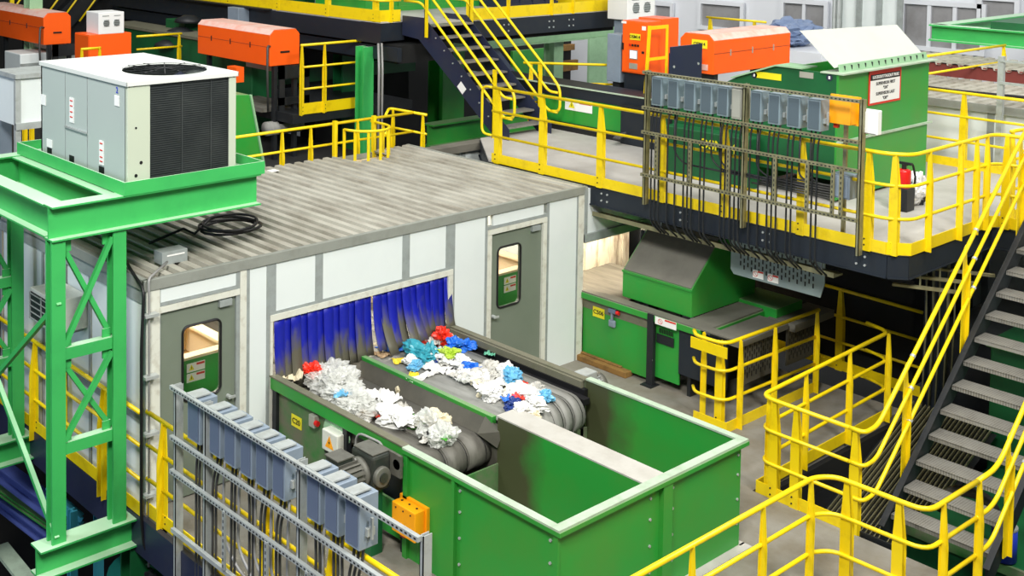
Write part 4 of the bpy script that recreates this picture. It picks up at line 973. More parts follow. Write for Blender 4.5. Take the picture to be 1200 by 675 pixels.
# black cables by the cabin corner
for i, (dx, lab) in enumerate(((-.1, 'black cable running down the left cabin corner'),)):
    build(MB().tube(fillet([(.2, .9, 2.53), (-.02, .3, 2.52), (-.06, -.06, 2.4), (-.1, -.08, 1.8), (-.1, -.08, .0), (-.08, -.1, -.3), (.05, -.3, -.55)], .1), .018), 'black_cable', 'black', label=lab, cat='cable', smooth=True)
cd = thing('corner_conduit', 'pale grey conduit clamped to the left cabin corner', 'conduit', (-.03, -.08, 0))
build(MB().tube(fillet([(.4, .25, 2.53), (.0, -.05, 2.5), (-.0, -.06, 2.3), (.0, -.06, -.55)], .06), .014), 'conduit_pipe', 'conduit_light', cd, True)
mb = MB()
for z in (2.1, 1.45, .85, .2): mb.box(-.06, -.1, z, .1, -.02, z+.03)
build(mb, 'clamp', 'galv', cd)
# upper rack
RU = 7.0
PU = [at(758, 150, x=RU).y, at(872, 200, x=RU).y, at(1009, 200, x=RU).y]
ur = rack('weathered equipment rack with grey switch boxes mounted outside the upper platform railing', RU, PU[0]+.03, PU[-1], 2.42, 4.22, PU, (4.2, 3.73, 3.4, 2.83), 'galv_olive',
          [(at(774, 180, x=RU).y, 2.84, 3.4), (at(813, 190, x=RU).y, 2.84, 3.4), (at(858, 200, x=RU).y, 2.84, 3.4), (at(912, 215, x=RU).y, 2.84, 3.4), (at(950, 225, x=RU).y, 2.84, 3.4), (at(980, 225, x=RU).y, 2.84, 3.4), (at(990, 225, x=RU).y, 2.84, 3.4)])
bx = ((764, 777), (783, 796), (802, 816), (821, 836), (841, 855), (858, 871), (880, 894), (901, 916), (923, 940), (947, 964))
for k, (a, b_) in enumerate(bx):
    ya, yb = at(a, 110, x=RU).y, at(b_, 110, x=RU).y; yc = (ya+yb)/2; w = abs(ya-yb)*.92
    if k == 5: switch_box(RU-.02, yc, 3.76, w, .4, 'silver box among the grey boxes on the upper rack', 'boxes on the upper rack', 'silver', 'silver', False)
    else: switch_box(RU-.02, yc, 3.77, w, .38, '%s box from the left on the upper rack, dark grey' % ORD[k], 'boxes on the upper rack', 'box_dark', 'box_slate')
    for j in range(3):
        y = yc+(j-1)*.06; q = (k*3+j) % 5
        if q == 4: pts = [(RU+.05, y, 3.8), (RU+.03, y, 3.2), (RU+.03, y-.15, 3.05+.01*k), (RU+.03, -3.65, 3.05+.012*k)]
        else: pts = [(RU+.05, y, 3.8), (RU-.02, y, 3.6), (RU-.02, y, 2.2), (RU+.12, y-.08, 2.05)]
        build(MB().tube(fillet(pts, .12), .0125, 6), 'conduit', 'black_steel', ur, True)
mb = MB()
for i in range(6): mb.tube([(RU+.02, -2.6-.1*i, 3.0+.03*i), (RU+.02, -3.62, 3.0+.03*i)], .012, 6)
build(mb, 'conduit_bundle', 'conduit', ur, True)
switch_box(RU+.05, -3.72, 3.02, .24, .28, 'small square grey junction box at the right of the upper rack', None, 'box_grey', 'box_grey', False)
am = thing('terminal_box', 'amber terminal box beside the row of boxes on the upper rack', 'box', (RU+.25, -3.8, 3.95))
pa, pb_ = at(969, 115, x=7.2).y, at(998, 120, x=7.2).y
build(MB().box(7.18, pb_, 3.86, 7.34, pa, 4.16), 'enclosure', 'amber', am, bevel=.006); build(MB().box(7.34, pb_-.03, 3.84, 7.37, pa+.03, 4.18), 'back_plate', 'amber', am)
build(MB().box(7.24, pa-.12, 3.8, 7.29, pa-.07, 3.86), 'indicator', 'red_ink', am); build(MB().box(7.3, pb_+.1, 2.5, 7.34, pb_+.14, 3.86), 'mounting_bracket', 'galv_olive', am)
wp = thing('white_box', 'flat white box hung beside the end post of the upper rack', 'box', (7.1, -4.1, 3.8))
pa, pb_ = at(1012, 125, x=7.06).y, at(1030, 130, x=7.06).y
build(MB().box(7.04, pb_, 3.82, 7.14, pa, 4.1), 'enclosure', 'white', wp, bevel=.01); build(MB().box(7.02, pb_+.02, 3.84, 7.04, pa-.02, 4.08), 'lid', 'white', wp)
# ================================================================== items on the platform
fe = thing('fire_extinguisher', 'red fire extinguisher in a black stand on the upper platform', 'fire extinguisher', (8.05, -3.75, UZ))
ep = at(1058, 246, z=UZ)
ex, ey = ep.x, ep.y
fe.location = (ex, ey, UZ); ORG[fe.name] = V((ex, ey, UZ))
build(MB().cyl((ex, ey, UZ+.22), (ex, ey, UZ+.54), .085, 18), 'cylinder', 'red', fe, True, bevel=.03)
build(MB().box(ex-.11, ey-.1, UZ, ex+.11, ey+.1, UZ+.3), 'stand', 'black_steel', fe, bevel=.01)
build(MB().cyl((ex, ey, UZ+.54), (ex, ey, UZ+.6), .03, 10).box(ex-.02, ey-.1, UZ+.6, ex+.02, ey+.06, UZ+.63), 'valve_handle', 'black', fe)
build(MB().tube(fillet([(ex, ey, UZ+.58), (ex+.1, ey-.06, UZ+.62), (ex+.16, ey-.08, UZ+.4), (ex+.13, ey-.05, UZ+.2)], .08), .014), 'hose', 'black', fe, True)
bg_ = at(1069, 240, z=UZ)
mt = paint('foil_bag', (226, 226, 226), .3, .3, dirt=(30, 30, 34), amt=1, scale=3.5, lo=.52, hi=.58); TMf = mt
def blob(name, c, rx, ry, rz, mat, label, cat, seed):
    me = bpy.data.meshes.new(name); bm = bmesh.new(); bmesh.ops.create_icosphere(bm, subdivisions=4, radius=1); off = V((seed, seed*2, 1))
    for v in bm.verts:
        p = v.co.copy(); k = .85+mnoise.noise(p*1.8+off)*.3+mnoise.noise(p*5+off)*.22
        v.co = V((p.x*k*rx, p.y*k*ry, (max(p.z*k, -.8)+.8)*rz))
    bm.to_mesh(me); bm.free(); me.materials.append(mat); o = link(bpy.data.objects.new(name, me)); o.location = c; o['label'] = label; o['category'] = cat; return o
blob('rubbish_bag', (ex+.42, ey+.05, UZ), .2, .18, .25, mt, 'black and white plastic rubbish bag beside the fire extinguisher', 'bag', 3)

# green hopper box with raised white lid
gb2 = thing('green_bin', 'large green steel bin on the platform with a raised white lid and a warning sign', 'bin', (10, -1.8, UZ))
BX0, BX1, BY0, BY1, BZ = 8.86, 11.42, -2.7, -1.45, 4.2
build(MB().box(BX0, BY0, UZ+.04, BX1, BY0+.03, BZ), 'front_panel', 'green', gb2)
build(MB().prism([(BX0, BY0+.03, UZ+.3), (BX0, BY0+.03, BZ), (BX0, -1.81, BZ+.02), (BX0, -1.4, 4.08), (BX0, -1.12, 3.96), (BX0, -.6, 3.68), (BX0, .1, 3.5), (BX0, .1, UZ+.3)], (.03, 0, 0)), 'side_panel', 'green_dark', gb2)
build(MB().box(BX1-.03, BY0+.03, UZ+.04, BX1, BY1, BZ), 'side_panel', 'green', gb2)
build(MB().box(BX0+.03, BY1, UZ+.04, BX1-.03, BY1+.03, BZ-.1), 'rear_panel', 'green', gb2)
build(MB().box(BX0+.03, BY0+.03, BZ-.5, BX1-.03, BY1, BZ-.48), 'inner_floor', 'black_steel', gb2)
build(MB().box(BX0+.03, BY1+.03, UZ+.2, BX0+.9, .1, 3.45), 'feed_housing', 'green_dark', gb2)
build(MB().box(BX0-.02, BY0-.08, BZ, BX1+.12, BY0+.25, BZ+.02), 'top_flange', 'rim', gb2)
build(MB().box(BX0-.04, -2.2, BZ+.02, BX0+.35, -1.8, BZ+.04).bar((BX0+.1, -1.8, BZ+.03), (BX0+.1, -1.12, 3.98), .3, .02), 'side_flange', 'green_pale', gb2)
build(MB().prism([(BX0+.1, BY0+.02, BZ+.02), (BX0+.1, BY0+.05, BZ+.12), (BX0+.1, BY0+.07, BZ+.12), (BX0+.1, BY0+.05, BZ+.02)], (BX1-BX0-.1, 0, 0)), 'hinge_strip', 'green_pale', gb2)
mb = MB()
for i in range(13): mb.box(BX0+.2+i*.185, BY0+.025, BZ+.04, BX0+.215+i*.185, BY0+.045, BZ+.1)
build(mb, 'hinge_bolt', 'black_steel', gb2)
LT = [at(938, 37, y=BY0+.6), at(1052, 30, y=BY0+.6)]
build(MB().prism([(BX0+.02, BY0+.08, BZ+.08), (BX1-.05, BY0+.08, BZ+.1), (LT[1].x, BY0+.6, LT[1].z), (LT[0].x, BY0+.6, LT[0].z)], (0, .012, .012)), 'raised_lid', 'lid_sheet', gb2)
build(MB().box(BX0-.02, BY0-.03, 3.28, BX1+.1, BY0, 3.31), 'horizontal_rib', 'rim', gb2)
sx0, sx1 = 9.65, 10.55
sg = build(MB().box(sx0, BY0-.015, 3.71, sx1, BY0-.003, 4.19), 'warning_sign', 'red_ink', gb2)
SGC = (sx0+sx1)/2
build(MB().box(sx0+.03, BY0-.018, 3.74, sx1-.04, BY0-.015, 4.05), 'sign_face', 'label_white', sg); build(MB().box(sx0+.03, BY0-.02, 4.05, sx1-.04, BY0-.0155, 4.13), 'sign_heading', 'ink', sg)
text('LOCKOUT/TAGOUT RULE', .06, (SGC, BY0-.022, 4.09), (1,0,0), (0,0,1), 'label_white', sg, wide=1.05)
text('SUPERVISOR FIRST', .06, (SGC, BY0-.02, 3.995), (1,0,0), (0,0,1), 'ink', sg, wide=1.1)
text('"ON"', .06, (SGC, BY0-.02, 3.93), (1,0,0), (0,0,1), 'ink', sg)
text('SUPERVISOR LAST', .06, (SGC, BY0-.02, 3.855), (1,0,0), (0,0,1), 'ink', sg, wide=1.1)
text('"OFF"', .06, (SGC, BY0-.02, 3.785), (1,0,0), (0,0,1), 'ink', sg)
# labels on the dark left side
def lab_left(px, py, w, h, mat, nm):
    p = at(px, py, x=BX0-.004); return build(MB().box(BX0-.006, p.y-w/2, p.z-h/2, BX0-.001, p.y+w/2, p.z+h/2), nm, mat, gb2)
lab_left(900, 89, .4, .09, 'yellow_label', 'yellow_label'); lab_left(945, 88, .2, .08, 'silver', 'rating_plate')
for (px, py) in ((884, 88), (972, 91)):
    p = at(px, py, x=BX0-.004); build(MB().cyl((BX0-.006, p.y, p.z), (BX0-.001, p.y, p.z), .045, 16), 'round_sticker', 'navy', gb2); build(MB().box(BX0-.009, p.y-.012, p.z-.02, BX0-.006, p.y+.012, p.z+.02), 'sticker_mark', 'label_white', gb2)
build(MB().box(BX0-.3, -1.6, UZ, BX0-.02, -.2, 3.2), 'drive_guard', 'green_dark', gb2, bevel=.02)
for k, dy in enumerate((-.5, -.62)):
    pass
text('OSM14', .2, (BX0-.31, -1.1, 3.02), (0,-1,0), (0,0,1), 'yellow_label', gb2)
# ================================================================== GREEN SUPPORT TOWER + AIR CONDITIONER
tw = thing('support_frame', 'bright green steel tower and beam frame carrying the air conditioner at left', 'frame', (-.6, 1.3, -.3))
YF, YR = .1, 2.62; XA, XB = -.93, -.25; PW = .15
BZ0, BZ1 = 3.02, 3.37
for x in (XA, XB):
    for y in (YF, YR):
        build(MB().box(x-PW/2, y, -.06, x+PW/2, y+.03, BZ0).box(x-PW/2, y+.11, -.06, x+PW/2, y+.14, BZ0).box(x-.01, y+.03, -.06, x+.01, y+.11, BZ0), 'column', 'frame_green', tw)
build(MB().ibeam((XA-.08, YF+.07, (BZ0+BZ1)/2), (1.5, YF+.07, (BZ0+BZ1)/2), .2, BZ1-BZ0, .018), 'beam', 'frame_green', tw)
build(MB().ibeam((-2.5, YR+.07, (BZ0+BZ1)/2), (1.5, YR+.07, (BZ0+BZ1)/2), .2, BZ1-BZ0, .018), 'beam', 'frame_green', tw)
build(MB().ibeam((XA+.02, YF+.15, (BZ0+BZ1)/2), (XA+.02, YR, (BZ0+BZ1)/2), .2, BZ1-BZ0-.02, .018), 'beam', 'frame_green', tw)
build(MB().ibeam((XB+.02, YF+.15, (BZ0+BZ1)/2-.0), (XB+.02, YR, (BZ0+BZ1)/2), .2, BZ1-BZ0-.02, .018), 'beam', 'frame_green', tw)
build(MB().ibeam((1.4, YF+.15, (BZ0+BZ1)/2-.0), (1.4, YR, (BZ0+BZ1)/2), .2, BZ1-BZ0-.02, .018), 'beam', 'frame_green', tw)
zz = [-.06, .82, 1.72, 2.9]
for y in (YF+.07, YR+.07):
    for z in (.88, 1.85):
        build(MB().box(XA, y-.05, z-.06, XB, y+.05, z+.06), 'cross_member', 'frame_green', tw)
    a, b_ = XA+PW/2, XB-PW/2
    for (z0, z1) in ((.96, 1.76), (1.93, 2.95)):
        build(MB().bar((a, y-.035, z0), (b_, y-.035, z1), .05, .05, (0,1,0)), 'brace', 'frame_green', tw)
        build(MB().bar((a, y+.02, z1), (b_, y+.02, z0), .05, .05, (0,1,0)), 'brace', 'frame_green', tw)
        for (gx, gz) in ((a, z0), (b_, z1), (a, z1), (b_, z0)):
            build(MB().box(min(gx, gx+(.09 if gx == a else -.09)), y-.01, gz-.07, max(gx, gx+(.09 if gx == a else -.09)), y+.01, gz+.07), 'gusset_plate', 'frame_green', tw)
for x in (XA, ):
    build(MB().bar((x, YF+.0, 2.4), (x, YR, .4), .05, .05), 'side_brace', 'frame_green', tw)
    build(MB().bar((x-.03, YF+.0, .0), (x-.03, YR, 2.0), .05, .05), 'side_brace', 'frame_green', tw)
for y in (YF+.07, YR+.07):
    build(MB().ibeam((XA-.22, y, -.21), (.12 if y < 1 else -.05, y, -.21), .24, .3, .02), 'base_beam', 'frame_green', tw)
build(MB().ibeam((-.02, YF+.1, -.36), (-.02, YF+.1, -4), .22, .22, .02, (0,1,0)), 'lower_column', 'green_dark', tw)
# tray
ty = MB(); TX0, TX1, TY0, TY1, TZ = -.2, 1.52, .08, 2.68, 3.38
build(MB().box(TX0, TY0, TZ, TX1, TY1, TZ+.02), 'drip_tray', 'frame_green', tw)
mb = MB(); mb.box(TX0-.02, TY0, TZ-.01, TX0, TY1, TZ+.13); mb.box(TX1, TY0, TZ-.01, TX1+.02, TY1, TZ+.13); mb.box(TX0-.02, TY0-.02, TZ-.01, TX1+.02, TY0, TZ+.13); mb.box(TX0-.02, TY1, TZ-.01, TX1+.02, TY1+.02, TZ+.13)
build(mb, 'tray_lip', 'frame_green', tw)
def aircon(label, X0, X1, Y0, Y1, Z0, Z1, detail=True):
    t = thing('air_conditioner', label, 'air conditioner', ((X0+X1)/2, (Y0+Y1)/2, Z0))
    build(MB().box(X0, Y0+.04, Z0, X0+.03, Y1, Z1), 'side_panel', 'ac', t)
    build(MB().box(X0, Y1-.03, Z0, X1, Y1, Z1), 'rear_panel', 'ac', t); build(MB().box(X1-.03, Y0+.04, Z0, X1, Y1, Z1), 'side_panel', 'ac', t)
    W = X1-X0
    build(MB().box(X0, Y0, Z0, X0+W*.2, Y0+.06, Z1), 'corner_panel', 'ac_light', t, bevel=.008)
    build(MB().box(X1-W*.07, Y0, Z0, X1, Y0+.06, Z1), 'corner_panel', 'ac_light', t, bevel=.008)
    build(MB().box(X0+W*.2, Y0+.03, Z0+.02, X1-W*.07, Y0+.05, Z1), 'condenser_coil', 'fin', t)
    mb = MB(); n = 44
    for i in range(n):
        z = Z0+.03+i*(Z1-Z0-.05)/n; mb.box(X0+W*.2, Y0+.012, z, X1-W*.07, Y0+.024, z+.006)
    for q in (.2, .49, .76, .925): mb.box(X0+W*q, Y0+.01, Z0+.02, X0+W*q+.008, Y0+.02, Z1)
    build(mb, 'coil_guard', 'fin', t)
    build(MB().box(X0-.01, Y0-.01, Z0-.02, X1+.01, Y1+.01, Z0+.02), 'base_pan', 'galv', t)
    # lid with a round opening
    cx_, cy_, rr = (X0+X1)/2+.12, Y0+.6, .47; n = 32
    x0, x1, y0, y1 = X0-.02, X1+.02, Y0-.02, Y1+.02; vs = []; fs = []
    for k in range(n):
        a = 2*math.pi*k/n; c_, s_ = math.cos(a), math.sin(a)
        vs.append((cx_+rr*c_, cy_+rr*s_, Z1+.03))
    for k in range(n):
        a = 2*math.pi*k/n; c_, s_ = math.cos(a), math.sin(a)
        tx = ((x1-cx_) if c_ > 0 else (cx_-x0))/max(abs(c_), 1e-6); ty_ = ((y1-cy_) if s_ > 0 else (cy_-y0))/max(abs(s_), 1e-6); q = min(tx, ty_)
        vs.append((cx_+q*c_, cy_+q*s_, Z1+.03))
    for k in range(n): fs.append((k, (k+1) % n, n+(k+1) % n, n+k))
    # corner fillers
    cs = [(x1, y1), (x0, y1), (x0, y0), (x1, y0)]
    for (ccx, ccy) in cs:
        ang = math.atan2(ccy-cy_, ccx-cx_) % (2*math.pi); k = int(ang/(2*math.pi)*n); vs.append((ccx, ccy, Z1+.03)); fs.append((n+k, n+(k+1) % n, len(vs)-1))
    o = build(MB().add(vs, fs), 'lid', 'ac_top', t)
    mb = MB(); mb.box(x0, y0, Z1-.02, x1, y0+.015, Z1+.031); mb.box(x0, y1-.015, Z1-.02, x1, y1, Z1+.031); mb.box(x0, y0, Z1-.02, x0+.015, y1, Z1+.031); mb.box(x1-.015, y0, Z1-.02, x1, y1, Z1+.031)
    build(mb, 'lid_rim', 'ac_top', t, bevel=.006)
    build(MB().cyl((cx_, cy_, Z1-.25), (cx_, cy_, Z1-.24), rr, 32), 'fan_well', 'navy_dull', t)
    mb = MB()
    for r_ in (.1, .22, .34, .45): mb.tube([(cx_+r_*math.cos(a*math.pi/14), cy_+r_*math.sin(a*math.pi/14), Z1+.045) for a in range(29)], .003, 4)
    for k in range(6):
        a = k*math.pi/6; mb.bar((cx_-rr*math.cos(a), cy_-rr*math.sin(a), Z1+.05), (cx_+rr*math.cos(a), cy_+rr*math.sin(a), Z1+.05), .01, .006)
    build(mb, 'fan_guard', 'black_steel', t)
    mb = MB()
    for k in range(4):
        a = k*math.pi/2+.3
        mb.add([(cx_, cy_, Z1-.1), (cx_+.42*math.cos(a-.3), cy_+.42*math.sin(a-.3), Z1-.14), (cx_+.42*math.cos(a+.3), cy_+.42*math.sin(a+.3), Z1-.06), (cx_, cy_, Z1-.085), (cx_+.42*math.cos(a-.3), cy_+.42*math.sin(a-.3), Z1-.125), (cx_+.42*math.cos(a+.3), cy_+.42*math.sin(a+.3), Z1-.045)], [(0, 2, 1), (3, 4, 5), (0, 1, 4, 3), (1, 2, 5, 4), (2, 0, 3, 5)])
    build(mb, 'fan_blade', 'navy', t)
    if detail:
        mb = MB()
        L = Y1-Y0
        for q in (.43, .69): mb.box(X0-.004, Y0+L*q, Z0+.03, X0, Y0+L*q+.012, Z1-.01)
        mb.box(X0-.004, Y0+L*.43, Z0+.6-.16, X0, Y0+L*.69, Z0+.45)
        build(mb, 'panel_seam', 'grey_trim', t)
        def pl(px, py, w, h, mat, nm):
            p = at(px, py, x=X0-.004); return build(MB().box(X0-.008, p.y-w/2, p.z-h/2, X0-.001, p.y+w/2, p.z+h/2), nm, mat, t)
        pl(137, 118, .1, .11, 'label_white', 'rating_plate'); pl(51, 117, .12, .12, 'label_white', 'notice_sheet'); pl(84, 129, .1, .28, 'label_white', 'notice_strip'); pl(119, 179, .1, .26, 'label_white', 'notice_strip'); pl(58, 168, .14, .09, 'label_white', 'notice_sheet')
        for (px, py) in ((84, 118), (84, 124), (84, 131), (84, 137), (119, 168), (119, 176), (119, 184), (119, 189)): pl(px, py, .06, .012, 'red_ink', 'red_line').location.x -= .004
        for (px, py) in ((58, 178), (84, 187), (119, 200)):
            pl(px, py, .11, .09, 'black', 'recessed_handle')
        p = at(137, 106, x=X0-.004); text('2', .09, (X0-.003, p.y, p.z), (0,-1,0), (0,0,1), 'blue_ink', t, 'handwritten_mark')
        mb = MB().cyl((X0+.16, Y0, Z0+.25), (X0+.16, Y0-.004, Z0+.25), .018, 12).cyl((X0+.1, Y0, Z0+.12), (X0+.1, Y0-.004, Z0+.12), .018, 12).cyl((X0+.1, Y0, Z0+.62), (X0+.1, Y0-.004, Z0+.62), .012, 12); build(mb, 'access_hole', 'black', t)
        build(MB().box(X0-.02, Y0+L*.43, Z0+.43, X0-.004, Y0+L*.69, Z0+.45), 'panel_latch', 'galv', t)
        mb = MB()
        for q in (.25, .45, .6, .85): mb.box(X0+W*q, Y0-.02, Z0+.01, X0+W*q+.1, Y0, Z0+.03)
        build(mb, 'coil_clip', 'label_white', t)
    return t
aircon('large pale grey rooftop air conditioner standing on the green frame', -.13, 1.22, .16, 2.22, 3.42, 4.5)
# things on the cabin roof
mb = MB()
cable = []
cxx, cyy = at(270, 267, z=2.52).x, at(270, 267, z=2.52).y
for k in range(0, 70):
    a = k*.3; rr = .36+.03*math.sin(k*.7); cable.append((cxx+rr*1.0*math.cos(a), cyy+rr*.9*math.sin(a), 2.515+.0012*k))
tail = [at(215, 268, z=2.52), at(175, 285, z=2.52), at(158, 300, z=2.53)]
cable = cable+[(cxx-.5, cyy+.0, 2.53)]+[tuple(p) for p in tail[:2]]
build(MB().tube(cable, .016, 6), 'cable_coil', 'black', label='coiled black cable lying on the cabin roof under the frame', cat='cable', smooth=True)
p = at(204, 306, z=2.48); jb2 = thing('roof_junction_box', 'small grey junction box at the front left of the cabin roof', 'box', (p.x, p.y, 2.46))
build(MB().box(p.x-.16, p.y-.02, 2.46, p.x+.16, p.y+.16, 2.6), 'enclosure', 'grey_trim', jb2, bevel=.005); build(MB().box(p.x-.1, p.y-.024, 2.55, p.x+.12, p.y-.02, 2.565), 'label_strip', 'label_white', jb2)
p = at(320, 200, z=2.47); build(MB().box(p.x-.07, p.y-.06, 2.465, p.x+.07, p.y+.06, 2.475), 'paper_note', 'label_white', label='small white paper lying at the back of the cabin roof', cat='paper')

# ================================================================== UPPER STAIR AND TOP DECK
TZ_ = 4.28
SX0, SX1 = 8.55, 9.55
us = thing('steel_stair', 'dark steel stair coming down from the top deck to the platform, upper centre', 'stair', (9.05, 4, UZ))
n = 9; yb, yt = 3.0, 4.95
for i in range(n):
    z = UZ+(TZ_-UZ)*(i+1)/n-.02; y = yb+(yt-yb)*(i)/n
    build(MB().box(SX0, y, z-.03, SX1, y+.24, z), 'tread', DM, us)
s2 = (TZ_-UZ)/(yt-yb)
for x in (SX0-.03, SX1+.03):
    build(MB().prism([(x, yb-.15, UZ-.25), (x, yb-.15, UZ+.18), (x, yt, TZ_+.1), (x, yt+.6, TZ_+.1), (x, yt+.6, TZ_-.26), (x, yt+.15, TZ_-.3)], (.012, 0, 0)), 'stringer', 'navy', us)
mb = MB()
for k in range(9):
    y = yb+.1+k*.22; z = UZ+.0+(y-yb)*s2; mb.cyl((SX0-.035, y, z+.05), (SX0-.05, y, z+.05), .014, 6)
build(mb, 'bolt', 'galv', us)
p = at(541, 103, x=SX0-.04); build(MB().obox(p, (0, .74, .67), (0, -.67, .74), (1, 0, 0), .09, .07, .002), 'paper_label', 'label_white', us)
for (x, lab) in ((SX0-.07, 'left yellow handrail of the upper stair'), (SX1+.07, 'right yellow handrail of the upper stair')):
    t = thing('stair_railing', lab, 'railing', (x, yb, UZ))
    for h in (1.05, .72, .38):
        hz = {1.05: .0, .72: 0, .38: 0}[h]
        pts = [V((x, yt+.5, TZ_+h)), V((x, yt+.05, TZ_+h)), V((x, yb-.05, UZ+h)), V((x, yb-.25, UZ+h))]
        if h == 1.05: pts = pts[:3]+[V((x, yb-.3, UZ+.8)), V((x, yb-.3, UZ+.4)), V((x, yb-.05, UZ+.38))]
        build(MB().tube(fillet(pts, .12), .024), 'top_rail' if h == 1.05 else 'mid_rail', 'yellow', t, True)
    for y in (yb+.15, yt-.1): 
        z = UZ+(y-yb)*s2; mb = MB().box(x-.02, y-.045, z-.15, x-.005, y+.045, z+1.03).box(x-.02, y+.03, z-.15, x+.04, y+.045, z+.9); build(mb, 'post', 'yellow', t)
td = thing('top_deck', 'highest steel deck with yellow edge across the top of the picture', 'platform', (10, 8, 4))
build(MB().box(8.55, 5.0, TZ_-.03, 9.6, 9, TZ_).box(9.6, 4.98, TZ_-.03, 14.2, 9, TZ_).box(8.05, 5.6, TZ_-.03, 8.6, 9, TZ_), 'deck_plate', 'deck_up', td); build(MB().box(7.9, 9, TZ_-.03, 9.6, 16, TZ_), 'rear_deck', 'black_steel', td)  # rear deck is black to paint in the dark below the deck
mb = MB().box(9.6, 4.96, TZ_-.36, 14.2, 4.98, TZ_-.04).box(8.03, 5.6, TZ_-.4, 8.05, 15.9, TZ_-.04).box(8.03, 5.58, TZ_-.36, 8.6, 5.6, TZ_-.04).box(8.1, 5.2, TZ_-.7, 8.2, 15.9, TZ_-.45).box(14.2, 4.96, TZ_-.36, 14.22, 9, TZ_-.04)
build(mb, 'edge_beam', 'navy_dull', td)
build(MB().box(8.2, 5.3, TZ_-.75, 9.6, 15.8, TZ_-.42), 'left_dark_fill', 'black_top', td); build(MB().box(9.6, 5.1, TZ_-.45, 14.1, 8.8, TZ_-.36), 'right_under_frame', 'black_top', td)  # left box kept deep and black to paint in the shade there
mb = MB()
for x in (10.6, 11.9, 12.5, 14.05):
    for dx in (0, .13):
        for z in (TZ_-.14, TZ_-.26): mb.cyl((x+dx, 4.96, z), (x+dx, 4.945, z), .018, 6)
build(mb, 'bolt', 'galv', td)
rail('yellow railing on the front edge of the top deck right of the upper stair', [(9.62, 4.98), (14.15, 4.98), (14.15, 8)], TZ_, [(9.66, 4.98, 1, 0), (10.75, 4.98, 1, 0), (12.0, 4.98, 1, 0), (12.65, 4.98, 1, 0), (14.1, 4.98, 1, 0)], toeh=.22)
rail('yellow railing on the left edge of the top deck above the sorters', [(8.5, 5.58), (8.05, 5.62), (8.05, 15.8)], TZ_, [(8.3, 5.6, 1, 0), (8.06, 5.8, 0, 1), (8.05, 7.2, 0, 1), (8.05, 8.8, 0, 1), (8.05, 10.6, 0, 1), (8.05, 13, 0, 1)], toeh=.22)
# machines on the top deck
for (x0, y0, x1, y1, h, mt, lab, nm) in ((9.0, 7.2, 12.5, 8.8, 1.3, 'green', 'green machine housing on the top deck behind the stair head', 'green_machine'), (12.2, 6.4, 13.8, 7.6, .35, 'navy', 'low dark blue base on the top deck at right', 'blue_machine'), (8.5, 9.5, 9.5, 12.5, .9, 'green_dark', 'green housing at the far left of the top deck', 'green_machine')):
    t = thing(nm, lab, 'machine', (x0, y0, TZ_)); build(MB().box(x0, y0, TZ_, x1, y1, TZ_+h), 'housing', mt, t, bevel=.02)
    mb = MB().box(x0-.02, y0-.02, TZ_, x1+.02, y0, TZ_+.1)
    for k in range(4): mb.box(x0+(x1-x0)*k/4, y0-.03, TZ_, x0+(x1-x0)*k/4+.05, y0, TZ_+h)
    build(mb, 'housing_rib', mt, t)

# ================================================================== BEHIND THE CABIN
rz = 1.84
rail('yellow railing with dusty top rail along the back edge of the cabin roof', [(2.4, 3.82), (7.3, 3.86)], rz, [(x, 3.84, 1, 0) for x in (3.55, 4.55, 5.1, 6.05)], h=1.1, mids=(.42, .78))
lh = thing('ladder_cage', 'round yellow ladder cage rising through the gap in the cabin roof', 'ladder cage', (5.65, 3.5, 1.8))
lc = at(415, 160, z=2.96); LX, LY, LR = 5.85, 3.45, .4
for z in (2.92, 2.2):
    build(MB().tube([(LX+LR*math.cos(a*math.pi/12), LY+LR*math.sin(a*math.pi/12), z) for a in range(12, 25)]+[(LX+LR, LY+.3, z)], .022), 'hoop', 'yellow', lh, True)
for k in range(7):
    a = math.pi+k*math.pi/6; x, y = LX+LR*math.cos(a), LY+LR*math.sin(a); build(MB().box(x-.025, y-.006, 1.0, x+.025, y+.006, 2.93), 'vertical_strap', 'yellow', lh)
for x in (LX-LR, LX+LR): build(MB().box(x-.03, LY+.2, 1.0, x+.03, LY+.26, 3.02), 'ladder_rail', 'yellow', lh)
rail('yellow railing beyond the roof corner next to the green column', [(at(452, 134, z=2.95).x, at(452, 134, z=2.95).y), (at(456, 126, z=2.95).x, at(456, 126, z=2.95).y), (at(500, 134, z=2.95).x, at(500, 134, z=2.95).y)], rz, [(at(461, 127, z=2.95).x, at(461, 127, z=2.95).y, 1, 0), (at(496, 133, z=2.95).x, at(496, 133, z=2.95).y, 1, 0)], h=1.1, mids=(.42, .78), toe=False)
rail('yellow railing with rounded end on the machine deck behind the cabin', [(6.75, 6.3), (8.2, 6.3), (8.32, 6.3)], 2.62, [(6.78, 6.3, 1, 0), (7.3, 6.3, 1, 0), (8.15, 6.3, 1, 0)], h=1.25, mids=(.45, .85), toeh=.2)
nb = [o for o in COL.objects if o.get('label', '').startswith('yellow railing with rounded end on the machine deck')][0]
build(MB().tube(fillet([V((8.2, 6.3, 3.87)), V((8.42, 6.3, 3.87)), V((8.42, 6.3, 3.2)), V((8.2, 6.3, 3.1))], .14), .024), 'end_hoop', 'yellow', nb, True)
build(MB().box(6.6, 6.32, 2.45, 9.5, 9, 2.62), 'machine_deck', 'black_steel', label='dark machine deck behind the cabin roof', cat='deck')
# lower rear floor
struct(MB().box(-8, 3.85, 1.55, 8.3, 22, 1.72), 'floor', 'concrete')
